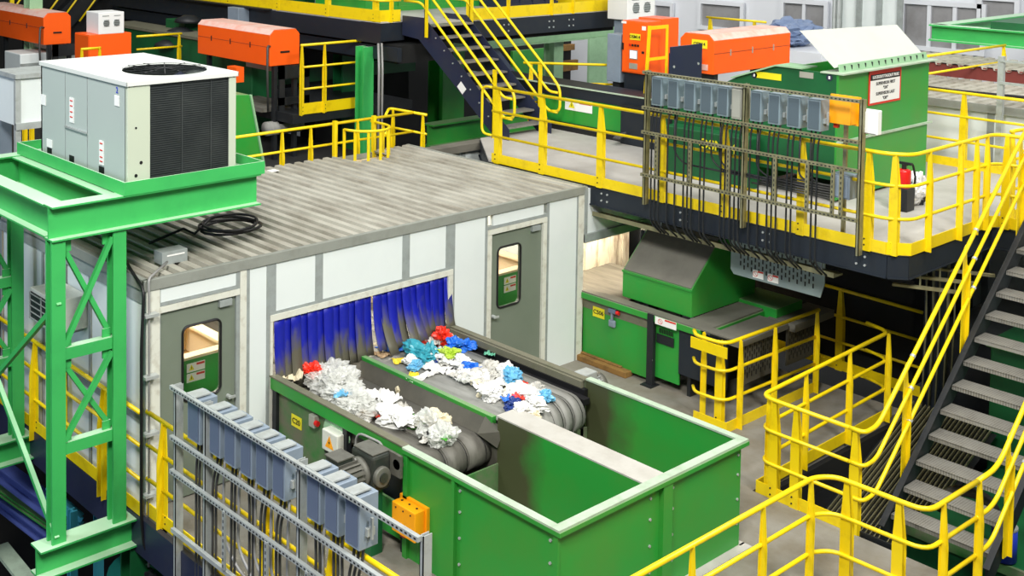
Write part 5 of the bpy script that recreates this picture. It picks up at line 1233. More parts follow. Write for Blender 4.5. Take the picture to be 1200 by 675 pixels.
# sorters
def sorter(label, c, ax, L, Wd, Hh, marks=None):
    "c: near lower corner; long axis ax ('x' or 'y')"
    x0, y0, z0 = c; t = thing('optical_sorter', label, 'sorting machine', c)
    if ax == 'y': x1, y1 = x0+Wd, y0+L
    else: x1, y1 = x0+L, y0+Wd
    ch = .09; mb = MB()
    if ax == 'y': prof = [(x0, y0, z0), (x1, y0, z0), (x1, y0, z0+Hh-ch), (x1-ch, y0, z0+Hh), (x0+ch, y0, z0+Hh), (x0, y0, z0+Hh-ch)]; off = (0, L, 0)
    else: prof = [(x0, y0, z0), (x0, y0, z0+Hh-ch), (x0, y0+ch, z0+Hh), (x0, y1-ch, z0+Hh), (x0, y1, z0+Hh-ch), (x0, y1, z0)]; off = (L, 0, 0)
    build(mb.prism(prof, off), 'hood_body', 'orange', t, bevel=.01)
    if ax == 'y':
        mb = MB().add([(x0-.001, y0, z0+Hh-ch+.004), (x0+ch, y0, z0+Hh+.004), (x0+ch, y1, z0+Hh+.004), (x0-.001, y1, z0+Hh-ch+.004)], [(0, 1, 2, 3)]).add([(x0+ch, y0, z0+Hh+.004), (x1-ch, y0, z0+Hh+.004), (x1-ch, y1, z0+Hh+.004), (x0+ch, y1, z0+Hh+.004)], [(0, 1, 2, 3)])
    else:
        mb = MB().add([(x0, y0-.001, z0+Hh-ch+.004), (x1, y0-.001, z0+Hh-ch+.004), (x1, y0+ch, z0+Hh+.004), (x0, y0+ch, z0+Hh+.004)], [(0, 1, 2, 3)]).add([(x0, y0+ch, z0+Hh+.004), (x1, y0+ch, z0+Hh+.004), (x1, y1-ch, z0+Hh+.004), (x0, y1-ch, z0+Hh+.004)], [(0, 1, 2, 3)])
    build(mb, 'dusty_lid', 'orange_dust', t)
    zs = z0+Hh*.52
    if ax == 'y':
        build(MB().box(x0-.004, y0, zs, x0, y1, zs+.006), 'lid_seam', 'red_brown', t)
        for k in range(3): build(MB().box(x0-.012, y0+L*(.25+.27*k), zs-.05, x0, y0+L*(.25+.27*k)+.02, zs+.05), 'latch', 'black_steel', t)
        build(MB().box(x0+Wd*.35, y0-.015, z0+Hh*.35, x0+Wd*.65, y0, z0+Hh*.4), 'grab_handle', 'black', t)
        build(MB().tube(fillet([(x0+.02, y0+.02, z0+Hh*.55), (x0-.12, y0-.1, z0+Hh*.6), (x0-.16, y0-.15, z0), (x0-.1, y0-.1, z0-.8)], .12), .022), 'supply_hose', 'conduit', t, True)
    else:
        build(MB().box(x0, y0-.004, zs, x1, y0, zs+.006), 'lid_seam', 'red_brown', t)
        for k in range(3): build(MB().box(x0+L*(.2+.28*k), y0-.012, zs-.05, x0+L*(.2+.28*k)+.02, y0, zs+.05), 'latch', 'silver', t)
        build(MB().box(x0-.015, y0+Wd*.35, z0+Hh*.35, x0, y0+Wd*.65, z0+Hh*.4), 'grab_handle', 'black', t)
    return t
p = at(316, 78, z=3.45); s2_ = sorter('orange optical sorting machine left of the upper centre, above the black stand', (p.x, p.y, 3.45), 'y', 2.45, .68, .66)
p1 = at(51, 53, z=3.45); sorter('orange optical sorting machine at the top left edge of the picture', (p1.x, p1.y, 3.45), 'y', 3.2, .62, .66)
p3 = at(836, 88, z=3.8); s3_ = sorter('orange optical sorting machine labelled OSM14 behind the green bin', (p3.x, p3.y, 3.8), 'x', 2.2, .62, .62)
L3 = at(820, 51.5, x=p3.x); build(MB().box(p3.x-.008, L3.y-.14, L3.z-.065, p3.x-.001, L3.y+.14, L3.z+.065), 'number_label', 'yellow_label', s3_); text('OSM14', .07, (p3.x-.011, L3.y, L3.z), (0,-1,0), (0,0,1), 'ink', s3_)
for (q, hh) in ((.12, 0), ): build(MB().box(p3.x-.01, p3.y+.1, 3.86, p3.x-.002, p3.y+.4, 3.95), 'faded_plate', 'orange_dust', s3_)
for (pp, lab) in ((p, 'black stand with cut-outs carrying the middle orange sorter'), (p1, 'black stand carrying the far left orange sorter')):
    t = thing('sorter_stand', lab, 'stand', (pp.x, pp.y, 1.72)); X0_, Y0_ = pp.x, pp.y
    mb = MB()
    if True:
        xa, xb_ = X0_+.19, X0_+.88
        mb.box(xa, Y0_-.05, 2.2, xa+.12, Y0_, 3.44); mb.box(xb_-.12, Y0_-.05, 2.2, xb_, Y0_, 3.44); mb.box(xa, Y0_-.05, 3.2, xb_, Y0_, 3.44); mb.box(xa, Y0_-.05, 2.72, xb_, Y0_, 2.86); mb.box(xa, Y0_-.05, 2.2, xb_, Y0_, 2.46)
    build(mb, 'side_frame', 'black_steel', t); mb = MB()
    for yy in (.0, 2.2):
        for xx in (.1, .55): mb.box(X0_+xx, Y0_+yy, 1.72, X0_+xx+.08, Y0_+yy+.08, 3.44)
    build(mb, 'stand_leg', 'black_steel', t)
    build(MB().box(X0_-.1, Y0_+.1, 2.6, X0_+.7, Y0_+2.3, 2.68), 'feed_belt', 'belt', t); build(MB().cyl((X0_-.05, Y0_+.05, 2.3), (X0_+.75, Y0_+.05, 2.3), .13, 16), 'belt_roller', 'belt_pale', t, True)
    build(MB().box(X0_+.3, Y0_+.2, 3.3, X0_+.7, Y0_+1.2, 3.44), 'under_tray', 'silver', t)
t = thing('sorter_stand', 'dark stand below the OSM14 sorter', 'stand', (p3.x, p3.y, UZ))
build(MB().box(p3.x+.1, p3.y+.05, UZ, p3.x+.2, p3.y+.55, 3.8).box(p3.x+1.9, p3.y+.05, UZ, p3.x+2.0, p3.y+.55, 3.8), 'stand_leg', 'black_steel', t); build(MB().box(p3.x-.3, p3.y+.05, 2.9, p3.x+2.1, p3.y+.1, 3.3), 'side_frame', 'navy_dull', t)
# control cabinets
pc = at(757, 88, z=3.5)
def cabinet(label, x, y, z, wx, wy, h, num=None):
    t = thing('control_cabinet', label, 'cabinet', (x, y, z)); build(MB().box(x, y, z, x+wx, y+wy, z+h), 'cabinet_body', 'orange', t, bevel=.008)
    build(MB().box(x-.012, y+.02, z+.02, x, y+wy-.02, z+h-.02), 'cabinet_door', 'orange', t, bevel=.004)
    if num:
        f = lambda u, w_, v, h_, mt, nm, e=0: build(MB().box(x-.02-e, y+wy*(1-u)-w_/2, z+h*v-h_/2, x-.012, y+wy*(1-u)+w_/2, z+h*v+h_/2), nm, mt, t)
        f(.55, .22, .7, .11, 'yellow_label', 'number_label'); text(num, .075, (x-.024, y+wy*.45, z+h*.7), (0,-1,0), (0,0,1), 'ink', t)
        f(.5, .17, .36, .16, 'grey_trim', 'screen_frame'); f(.5, .14, .36, .13, 'screen', 'screen', .003); f(.5, .17, .14, .1, 'silver', 'rating_plate'); f(.06, .03, .5, .12, 'black', 'door_handle', .01)
        f(.08, .1, .96, .04, 'label_white', 'small_label'); f(.9, .08, .88, .07, 'label_white', 'small_label'); f(.88, .05, .42, .04, 'ink', 'keyhole_badge')
        for k in range(4): f(.35+.11*k, .035, .54, .035, 'black' if k else 'red', 'push_button', .008)
    return t
cabinet('orange control cabinet with small screen and OSM14 label', pc.x, pc.y, 3.5, .42, .52, .92, 'OSM14')
gs_ = thing('grey_enclosure', 'pale grey enclosure left of the orange control cabinet', 'enclosure', (pc.x, pc.y+.7, UZ)); build(MB().box(pc.x, pc.y+.55, 3.3, pc.x+.3, pc.y+.85, 4.15), 'enclosure_body', 'box_grey', gs_, bevel=.01); build(MB().box(pc.x+.05, pc.y+.6, UZ, pc.x+.2, pc.y+.75, 3.3), 'enclosure_leg', 'black_steel', gs_)
pp = at(789, 85, z=3.4); cabinet('plain orange cabinet behind the yellow ladder frame', pc.x+.45, pc.y+.02, 3.35, .5, .5, 1.1)
t = thing('cabinet_stand', 'dark post under the orange control cabinets', 'stand', (pc.x, pc.y, UZ)); build(MB().box(pc.x+.05, pc.y+.05, UZ, pc.x+.3, pc.y+.5, 3.5), 'stand_leg', 'navy_dull', t); build(MB().box(pc.x+.5, pc.y+.1, UZ, pc.x+.9, pc.y+.5, 3.35), 'stand_leg', 'black_steel', t)
for k in range(3): build(MB().tube(fillet([(pc.x+.1+.08*k, pc.y-.02, 3.52), (pc.x+.1+.08*k, pc.y-.1, 3.1), (pc.x-.5, pc.y-.3, 2.75+.04*k), (pc.x-1.3, pc.y-.35-.05*k, 2.6)], .3), .025), 'supply_cable', 'conduit', t, True)
yf = thing('ladder_gate', 'narrow yellow gate frame in front of the plain orange cabinet', 'gate', (pc.x+.3, pc.y-.3, UZ)); 
yq = 1.6
build(MB().bar((10.46, yq, UZ), (10.6, yq, 4.4), .07, .02, (0, 1, 0)), 'upright', 'yellow', yf); build(MB().box(11.08, yq, UZ, 11.13, yq+.02, 4.33), 'upright', 'yellow', yf); build(MB().box(10.6, yq, 4.33, 11.13, yq+.02, 4.39).box(10.58, yq, 3.8, 11.08, yq+.02, 3.85), 'crossbar', 'yellow', yf)
pv = at(787, 100, z=3.2); nv = thing('navy_plate', 'dark navy plate between the orange cabinet and the OSM14 sorter', 'plate', (pv.x, pv.y, 3.0))
pn = at(785, 55, y=p3.y-.1); pm = at(821, 85, y=p3.y-.1); build(MB().box(pn.x, p3.y-.12, pm.z-.3, pm.x, p3.y-.1, pn.z), 'plate', 'navy', nv); build(MB().box(pn.x+.05, p3.y-.1, UZ, pn.x+.1, p3.y-.05, pn.z-.1), 'plate_leg', 'black_steel', nv)
mb = MB().cyl((pn.x+.08, p3.y-.13, pn.z-.3), (pn.x+.08, p3.y-.12, pn.z-.3), .02, 8).cyl((pm.x-.1, p3.y-.13, pn.z-.3), (pm.x-.1, p3.y-.12, pn.z-.3), .02, 8); build(mb, 'bolt', 'galv', nv)
# left cabinet and white twin-fan cooler boxes
def cooler(label, x, y, z, w, d, h):
    t = thing('cooling_unit', label, 'cooling unit', (x, y, z)); build(MB().box(x, y, z, x+w, y+d, z+h), 'casing', 'white', t, bevel=.01)
    for k in (0, 1):
        cx_ = x+w*(.3+.4*k); cz = z+h*.5; build(MB().cyl((cx_, y-.001, cz), (cx_, y-.012, cz), w*.12, 16), 'fan_opening', 'grey_trim', t)
        mb = MB()
        for q in range(5): mb.box(cx_-w*.1, y-.02, cz-w*.1+q*w*.05, cx_+w*.1, y-.012, cz-w*.1+q*w*.05+.008)
        build(mb, 'fan_grille', 'black_steel', t)
    build(MB().box(x+w*.15, y-.008, z+h*.82, x+w*.4, y, z+h*.86).box(x+w*.6, y-.008, z+h*.82, x+w*.85, y, z+h*.86), 'caption_strip', 'grey_trim', t)
    return t
q1 = at(119, 60, y=9.5); q2 = at(154, 38, y=9.5); cabinet('orange cabinet under the white twin-fan cooler at upper left', q1.x-.25, 9.5, 2.9, q2.x-q1.x+.25, .6, q2.z-2.9)
q3 = at(117, 36, y=9.45); q4 = at(147, 9, y=9.45); cooler('white twin-fan cooling box on the orange cabinet at upper left', q3.x, 9.5, q2.z, q4.x-q3.x, .5, q4.z-q3.z)
t = build(MB().box(q1.x-.2, 9.6, 1.72, q1.x+.2, 10, 2.9), 'cabinet_plinth', 'black_steel', label='black plinth below the upper left orange cabinet', cat='plinth')
q5 = at(735, 24, y=4.2); q6 = at(768, -6, y=4.2); cooler('white twin-fan cooling box behind the orange control cabinet', q5.x, 4.2, q5.z, q6.x-q5.x, .5, q6.z-q5.z)
build(MB().box(q5.x+.1, 4.25, -4, q6.x-.1, 4.6, q5.z), 'cooler_plinth', 'box_grey', label='grey plinth under the right twin-fan cooling box', cat='plinth')
q7 = at(300, 25, y=9.8); build(MB().box(q7.x-.45, 9.8, q7.z-.3, q7.x+.35, 10.2, q7.z+.3), 'pale_box', 'box_grey', label='pale blue-grey box behind the middle orange sorter', cat='box', bevel=.01)
# rail frames around left cabinets
rail('yellow hoop rail in front of the upper left orange cabinet', [(at(95, 60, y=8.9).x, 8.9), (at(118, 60, y=8.9).x, 8.9)], 2.75, [(at(96, 60, y=8.9).x, 8.9, 1, 0), (at(117, 60, y=8.9).x, 8.9, 1, 0)], h=1.0, toe=False)
rail('yellow railing between the air conditioner and the middle sorter', [(at(160, 60, y=10.2).x, 10.2), (at(213, 60, y=10.2).x, 10.2)], 2.75, [(at(210, 60, y=10.2).x, 10.2, 1, 0)], h=1.0, toe=False)
rail('yellow railing below the far left orange sorter', [(at(-8, 70, y=9.5).x, 9.5), (at(45, 70, y=9.5).x, 9.5)], 2.3, [(at(q_, 70, y=9.5).x, 9.5, 1, 0) for q_ in (10, 29, 37)], h=1.1, toe=False, drop=.5)
# green side chute beside the AC, silver hutch and grey frames at far left
gq = at(282, 165, y=5.0)
t = thing('green_chute', 'bright green tapered chute standing right of the air conditioner', 'chute', (gq.x, 5, 1.7))
build(MB().prism([(gq.x-.3, 5, 1.72), (gq.x+.55, 5, 1.72), (gq.x+.18, 5, at(285, 112, y=5).z), (gq.x-.3, 5, at(275, 110, y=5).z)], (0, .8, 0)), 'chute_body', 'green', t, bevel=.01); build(MB().bar((gq.x+.55, 4.99, 1.72), (gq.x+.18, 4.99, at(285, 112, y=5).z), .05, .03), 'chute_flange', 'green_pale', t)
build(MB().box(at(277, 80, y=7.0).x, 7.0, at(278, 97, y=7.0).z, at(286, 80, y=7.0).x, 7.3, 3.46), 'orange_bracket', 'orange', label='small orange bracket below the middle sorter', cat='bracket')
h1 = at(20, 148, y=4.6); h2 = at(45, 85, y=4.6); t = thing('silver_hutch', 'pale metal hutch on grey legs at the left of the air conditioner', 'cabinet', (h1.x, 4.6, 1.72))
build(MB().box(h1.x, 4.6, h1.z, h2.x+.3, 5.2, h2.z-.05), 'hutch_body', 'white_panel', t); build(MB().box(h1.x-.04, 4.55, h2.z-.06, h2.x+.34, 5.25, h2.z), 'hutch_top', 'galv', t)
mb = MB().box(h1.x-.03, 4.58, 1.72, h1.x+.05, 4.64, h2.z-.06).box(h1.x-.03, 4.56, h1.z-.05, h2.x+.3, 4.6, h1.z+.04); build(mb, 'hutch_leg', 'galv', t)
g1 = at(0, 118, y=5.4); g2 = at(14, 84, y=5.4); t = thing('grey_cabinet', 'grey cabinet with two dials at the far left edge', 'cabinet', (g1.x, 5.4, 1.72)); build(MB().box(g1.x-.4, 5.4, 1.72, g2.x, 5.9, g2.z), 'cabinet_body', 'box_grey', t, bevel=.01)
for k in (0, 1): build(MB().cyl((g2.x-.3+.12*k, 5.4, g2.z-.15), (g2.x-.3+.12*k, 5.38, g2.z-.15), .03, 12), 'dial', 'black', t)
for j, z in enumerate((2.05, 2.45)): build(MB().tube([(-4, 4.3, z), (-.9, 4.3, z)], .02), 'grey_guard_rail', 'galv', label=['lower', 'upper'][j]+' grey pipe rail at the far left edge', cat='rail')
rail('yellow railing at the far left edge behind the green frame', [(-3.6, 4.5), (-.9, 4.5)], 1.55, [(-1.15, 4.5, 1, 0)], h=1.0, toe=False)
build(MB().box(-.7, 3.95, 1.72, -.5, 4.15, 2.9), 'grey_post', 'grey_trim', label='grey post seen through the green frame', cat='post')
# ================================================================== MACHINES BEHIND THE UPPER STAIR
def blk(name, label, cat, b, mat, parts=()):
    t = thing(name, label, cat, ((b[0]+b[3])/2, (b[1]+b[4])/2, b[2])); build(MB().box(*b), 'housing', mat, t, bevel=.02)
    for (nm, bb, mm) in parts: build(MB().box(*bb), nm, mm, t)
    return t
# sloped conveyor housings on the platform between stair and cabinet
blk('green_conveyor_base', 'green conveyor base with warning label on the platform left of the cabinets', 'conveyor', (10.0, -.2, UZ, 10.6, 3.4, 3.08), 'green', [('dark_upper_side', (9.98, -.2, 3.08, 10.7, 5.2, 3.26), 'navy_dull'), ('top_edge', (9.96, .9, 3.26, 10.0, 5.2, 3.28), 'rim'), ('painted_base_shadow', (9.97, -.1, UZ, 10.0, 3.2, UZ+.15), 'black'), ('end_lid', (9.9, -.2, 3.26, 10.7, .9, 3.3), 'black_steel')])  # black strip along the base is a painted shadow
cb = [o for o in COL.objects if o.get('label', '').startswith('green conveyor base')][0]
warn_label(cb, (9.993, 2.6, 2.96), (0,-1,0), (0,0,1), .6, .2)
blk('dark_drive_unit', 'dark navy drive unit with cables beside the green bin', 'machine', (9.85, .15, UZ, 9.97, 1.6, 3.1), 'navy_dull', [('cover_lid', (9.83, .1, 3.1, 9.99, 1.65, 3.13), 'black_steel')])
rail('yellow railing on the far side of the platform next to the upper stair', [(10.0, 3.9), (11.4, 2.4)], UZ, [(11.3, 2.5, 1, -1), (10.1, 3.8, 1, -1)], toe=False)
# pale green beams and columns in the middle distance
for (a, b_, w, h, mt, nm, lab) in (
    ((12, 9.0, 3.3), (20, 9.0, 3.3), .3, .5, 'green_pale', 'pale_beam', 'long pale green horizontal beam below the top deck'),
    ((13.4, 9.4, -2), (13.4, 9.4, 4), .7, .5, 'green', 'green_column', 'broad green column below the pale beam'),
    ((17.2, 9.4, -2), (17.2, 9.4, 4), .35, .35, 'green_pale', 'green_column', 'pale green column left of the orange control cabinet'),
    ((14.6, 9.2, 3.1), (17.0, 9.2, 0.8), .2, .12, 'box_face', 'diagonal_brace', 'grey diagonal brace under the pale beam'),
    ((9.2, 8.0, -1), (9.2, 8.0, 4), .45, .3, 'green_dark', 'green_column', 'dark green column below the stair head'),
    ((8.0, 6.0, -1), (8.0, 6.0, 3.8), .24, .24, 'frame_green', 'green_column', 'green column at the left side of the upper stair'),
    ((9.8, 6.2, 1.9), (13, 6.2, 1.9), .3, .45, 'green', 'green_beam', 'green beam passing behind the upper stair'),
    ((2, 12.5, -1), (2, 12.5, 8), .3, .3, 'green_pale', 'green_column', 'pale green column at the upper left behind the sorters'),
    ((4.9, 13.5, -1), (4.9, 13.5, 8), .3, .3, 'green_pale', 'green_column', 'second pale green column at the upper left')):
    build(MB().ibeam(a, b_, w, h, .03, (0, 0, 1) if abs(a[2]-b_[2]) < .01 else (0, 1, 0)), nm, mt, label=lab, cat='steelwork')
blk('far_backing', 'black backing block with brown load in the middle distance', 'machine', (11.5, 12, -4, 21, 12.6, 3.3), 'black_top', [('load', (at(655, 70, y=11.95).x, 11.9, at(655, 84, y=11.95).z, at(676, 70, y=11.95).x, 12, at(655, 72, y=11.95).z), 'wood'), ('upper_load', (at(655, 60, y=11.95).x, 11.9, at(655, 60, y=11.95).z, at(672, 60, y=11.95).x, 12, at(655, 53, y=11.95).z), 'wood'), ('green_door', (at(690, 60, y=11.95).x, 11.92, 0, at(712, 60, y=11.95).x, 12, 3.2), 'green_pale'), ('side_panel', (at(600, 60, y=11.95).x, 11.92, 0, at(652, 60, y=11.95).x, 12, at(640, 56, y=11.95).z), 'green')])  # black block added as backing to cover the bright ground beyond
blk('long_green_conveyor', 'green conveyor trough behind the machine deck railing', 'conveyor', (7.0, 8.2, 2.0, 7.6, 14, 3.6), 'green_dark', [('trough_edge', (6.95, 8.2, 3.6, 7.65, 14, 3.66), 'rim_brown')])
blk('green_hopper_side', 'green housing with labels left of the middle sorter', 'machine', (at(216, 40, y=11.5).x, 11.5, 1.72, at(262, 40, y=11.5).x, 12.3, at(230, 24, y=11.5).z), 'green_dark', [('side_label', (at(216, 40, y=11.5).x, 11.48, at(220, 52, y=11.5).z, at(232, 40, y=11.5).x, 11.5, at(220, 45, y=11.5).z), 'label_white'), ('red_mark', (at(224, 40, y=11.5).x, 11.47, at(220, 48, y=11.5).z, at(228, 40, y=11.5).x, 11.48, at(220, 46, y=11.5).z), 'red_ink')])
blk('white_crate', 'white machine cover seen above the air conditioner', 'machine', (4.2, 12.6, 1.72, 5.9, 13.4, 3.25), 'white_panel', [('cover_trim', (4.2, 12.58, 3.0, 5.9, 12.6, 3.05), 'grey_trim')])
fu = thing('fan_hood', 'stack of dark round fan hoods above the white machine cover', 'fan', (5.9, 12, 3.8))
for k, (dx, dz) in enumerate(((0, .55), (.28, .3), (.5, .05))):
    q = at(198, 22, y=11.4); build(MB().tube([(q.x+dx, 11.4, q.z-dz-.05), (q.x+dx, 11.4, q.z-dz+.02), (q.x+dx, 11.4, q.z-dz+.1)], [.32, .3, .12], 18), 'hood_dome', 'black_steel', fu, True)
# far left dark stair
fs = thing('steel_stair', 'dark far stair with yellow rails at the top left corner', 'stair', (1, 16, 3))
a = at(52, 40, y=16.6); b_ = at(118, -25, y=16.6); build(MB().bar(a, b_, .6, .5), 'stringer', 'black_steel', fs)
for k in range(5):
    a = at(5+22*k, 25, y=16.2); b_ = at(38+22*k, -20, y=16.2); build(MB().tube([a, b_], .025), 'handrail', 'yellow', fs, True)
for k in range(2): 
    a = at(12+23*k, 5, y=16); build(MB().box(a.x, 16, 3.5, a.x+.1, 16.06, 6.5), 'post', 'yellow', fs)
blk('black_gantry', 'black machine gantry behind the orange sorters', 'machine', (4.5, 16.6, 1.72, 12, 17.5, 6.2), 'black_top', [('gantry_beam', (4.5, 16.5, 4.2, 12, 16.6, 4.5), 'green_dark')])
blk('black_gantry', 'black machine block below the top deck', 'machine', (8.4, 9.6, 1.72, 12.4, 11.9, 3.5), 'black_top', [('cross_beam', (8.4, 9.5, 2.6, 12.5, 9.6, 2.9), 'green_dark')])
for k in range(2): build(MB().tube(fillet([(7.9+.08*k, 5.5, 3.9), (7.75+.08*k, 5.3, 3.5), (7.75+.08*k, 5.3, 1.7)], .1), .022), 'grey_conduit', 'conduit_light', label='thin grey conduit dropping from the stair head', cat='conduit', group='conduits below the stair head', smooth=True)

blk('low_wall', 'grey and white low wall between the cabin roof and the upper stair', 'wall', (7.08, 3.35, 1.72, 8.45, 3.5, 2.3), 'white_panel', [('wall_cap', (6.9, 3.25, 2.3, 8.45, 3.5, 2.42), 'dusty_plate'), ('wall_rib', (7.9, 3.33, 1.8, 7.98, 3.35, 2.3), 'grey_trim')])
# ================================================================== WHITE CABIN AT RIGHT
wc = thing('second_cabin', 'white cabin with ribbed grey roof behind the platform at right', 'cabin', (15, -4, 0))
e0 = at(1087, 113, z=3.4); WX = e0.x
build(MB().box(WX, -9, 0, WX+.1, .3, 3.35), 'wall_panel', 'white_panel', wc); build(MB().box(WX, .25, 0, WX+6, .35, 3.35), 'wall_panel', 'white_panel', wc)
mb = MB()
for y in (-2.9, -3.6, -6): mb.box(WX-.02, y, 0, WX, y+.1, 3.35)
build(mb, 'wall_trim', 'grey_trim', wc)
vs = []; fs = []; per = .2; nn = 46
prof = []
for i in range(nn): y = .4-i*per; prof += [(y, 0), (y-.07, 0), (y-.085, .05), (y-.185, .05)]
for i, (y, z) in enumerate(prof):
    vs += [(WX-.08, y, 3.35+z), (15.9, y, 3.35+z)]
    if i: fs.append((2*i-2, 2*i-1, 2*i+1, 2*i))
build(MB().add(vs, fs), 'roof_sheet', 'roof', wc); build(MB().box(WX-.1, -9, 3.28, WX-.06, .42, 3.4), 'roof_trim', 'roof_trim', wc)
f1 = V((15.9, 0, 0)); build(MB().box(15.9, -9, 3.4, 15.95, .4, 3.62), 'red_fascia', 'red_brown', wc)
vs = []; fs = []
for i, (y, z) in enumerate(prof):
    vs += [(15.85, y, 3.6+z), (17.4, y, 3.6+z)]
    if i: fs.append((2*i-2, 2*i-1, 2*i+1, 2*i))
build(MB().add(vs, fs), 'upper_roof_sheet', 'roof', wc)
build(MB().tube([(WX+.9, .3, 3.43), (WX+.8, -2, 3.43), (WX+1.0, -3, 3.43), (WX+.8, -5, 3.43)], .025), 'roof_cable', 'black', label='black cable lying on the roof of the right white cabin', cat='cable', smooth=True)
gp = at(1173, 100, x=12.9); pp_ = thing('grey_pole', 'galvanised pole with small box in front of the right cabin', 'pole', (12.9, gp.y, UZ))
build(MB().box(12.86, gp.y-.04, UZ, 12.94, gp.y+.04, 4.2), 'pole_shaft', 'galv', pp_); build(MB().box(12.84, gp.y-.85, 3.95, 12.95, gp.y-.35, 4.35), 'pole_box', 'box_grey', pp_, bevel=.01); build(MB().box(12.84, gp.y-1.0, 3.78, 12.87, gp.y, 3.82).box(12.84, gp.y-.7, 4.12, 12.87, gp.y, 4.15), 'pole_arm', 'galv', pp_)
# frame and AC over the right cabin
f2 = thing('support_frame', 'green beam frame over the right cabin with a dark unit on it', 'frame', (16, -3, 3.8)); 
a = at(1092, 47, x=17.5); ztop = at(1092, 28, x=17.5).z; yA = a.y
build(MB().ibeam((17.5, yA, (a.z+ztop)/2), (17.5, yA-6, (a.z+ztop)/2), .3, ztop-a.z, .03), 'beam', 'frame_green', f2); build(MB().ibeam((17.5, yA-.1, (a.z+ztop)/2), (22, yA-.1, (a.z+ztop)/2), .3, ztop-a.z, .03), 'beam', 'frame_green', f2)
build(MB().box(17.45, yA-6, ztop, 19.6, yA-1.1, ztop+.14), 'drip_tray', 'green_dark', f2)
for dy in (1.9, 4.0): build(MB().box(17.42, yA-dy-.12, 3.7, 17.58, yA-dy+.12, a.z), 'column', 'frame_green', f2)
build(MB().bar((17.5, yA-3.6, a.z), (17.5, yA-2.4, 3.7), .1, .1), 'brace', 'frame_green', f2)
t = thing('air_conditioner', 'dark faced air conditioner cut by the top right corner', 'air conditioner', (18.5, yA-4, ztop+.14)); build(MB().box(17.6, yA-6, ztop+.14, 19.5, yA-2.6, ztop+1.6), 'casing', 'navy', t); build(MB().box(17.56, yA-2.75, ztop+.14, 17.64, yA-2.55, ztop+1.6), 'corner_panel', 'box_grey', t)
mb = MB()
for k in range(8): mb.box(17.585, yA-6, ztop+.25+k*.16, 17.6, yA-2.8, ztop+.26+k*.16)
build(mb, 'coil_guard', 'black_steel', t)
rail('yellow railing on the roof of the right cabin behind the green bin', [(at(1085, 66, z=3.95).x, at(1085, 66, z=3.95).y), (at(1178, 53, z=3.95).x, at(1178, 53, z=3.95).y)], 3.45, [(at(1176, 53, z=3.95).x, at(1176, 53, z=3.95).y, 1, 0)], h=.5, mids=(.2,), toe=False, drop=.05)
# ================================================================== FAR WALLS
XR = 26
struct(MB().box(XR, -14, -4, XR+.3, 34, 14), 'wall_right', 'bg_white')
struct(MB().box(-30, 33.7, -4, XR, 34, 14), 'wall_back', 'black_steel')
struct(MB().box(-30.3, -16, -4, -30, 34, 14), 'wall_left', 'bg_white')
def far_window(n, a, b, mull=1):
    A = at(*a, x=XR-.02); B = at(*b, x=XR-.02); y0, y1 = sorted((A.y, B.y)); z0, z1 = sorted((A.z, B.z))
    struct(MB().box(XR-.06, y0, z0, XR-.01, y1, z1), 'window_%d' % n, 'bg_grey')
    mb = MB().box(XR-.14, y0-.12, z0-.12, XR-.05, y0, z1+.12).box(XR-.14, y1, z0-.12, XR-.05, y1+.12, z1+.12).box(XR-.14, y0, z1, XR-.05, y1, z1+.12).box(XR-.14, y0, z0-.12, XR-.05, y1, z0)
    for k in range(mull): yy = y0+(y1-y0)*(k+1)/(mull+1); mb.box(XR-.12, yy-.05, z0, XR-.05, yy+.05, z1)
    struct(mb, 'trim_%d' % (n+1), 'bg_white')
far_window(1, (824, 4), (869, 34), 0); far_window(2, (921, 3), (967, 36), 1); far_window(3, (1062, 4), (1150, 60), 2); far_window(4, (1153, 0), (1190, 30), 0); far_window(5, (770, 6), (787, 34), 0)
mb = MB()
A = at(985, 0, x=21); B = at(1056, 0, x=21); t = thing('partition_wall', 'pale ribbed sheet partition behind the raised white lid', 'partition', (21, (A.y+B.y)/2, 0)); build(MB().box(21, B.y, 0, 21.1, A.y, 8), 'partition_sheet', 'white_panel', t)
for k in range(4): build(MB().box(20.94, B.y+(A.y-B.y)*k/3-.06, 0, 21, B.y+(A.y-B.y)*k/3+.06, 8), 'partition_rib', 'grey_trim', t)
for k in range(2): yy = at(978+5*k, 10, x=20).y; build(MB().cyl((20, yy, 0), (20, yy, 8), .05, 8), 'down_pipe', 'galv', label=['left', 'right'][k]+' thin vertical pipe beside the ribbed partition', cat='pipe')
rail('yellow guard rail above the OSM14 sorter in front of the far wall', [(at(828, 20, x=16).x, at(828, 20, x=16).y), (16, at(898, 22, x=16).y)], at(828, 20, x=16).z-1.0, [(16, at(832, 20, x=16).y, 0, 1), (16, at(884, 20, x=16).y, 0, 1)], h=1.0, toe=False, mids=(.5,))
build(MB().box(15.8, at(905, 20, x=16).y, -4, 16.4, at(824, 20, x=16).y, at(828, 20, x=16).z-1.0), 'rear_gallery', 'bg_white', label='pale gallery deck behind the OSM14 sorter', cat='deck')
wb = blob('blue_wrapped_load', tuple(at(925, 38, x=18)-V((0, 0, .3))), .9, .6, .35, paint('blue_grey_wrap', (120, 138, 170), .5, dirt=(70, 90, 130), amt=.8, scale=3), 'blue-grey wrapped load behind the orange OSM14 sorter', 'load', 5)
build(MB().box(17.2, wb.location.y-1.2, 0, 18.8, wb.location.y+1.2, wb.location.z), 'load_table', 'bg_white', label='white table under the blue-grey wrapped load', cat='table')
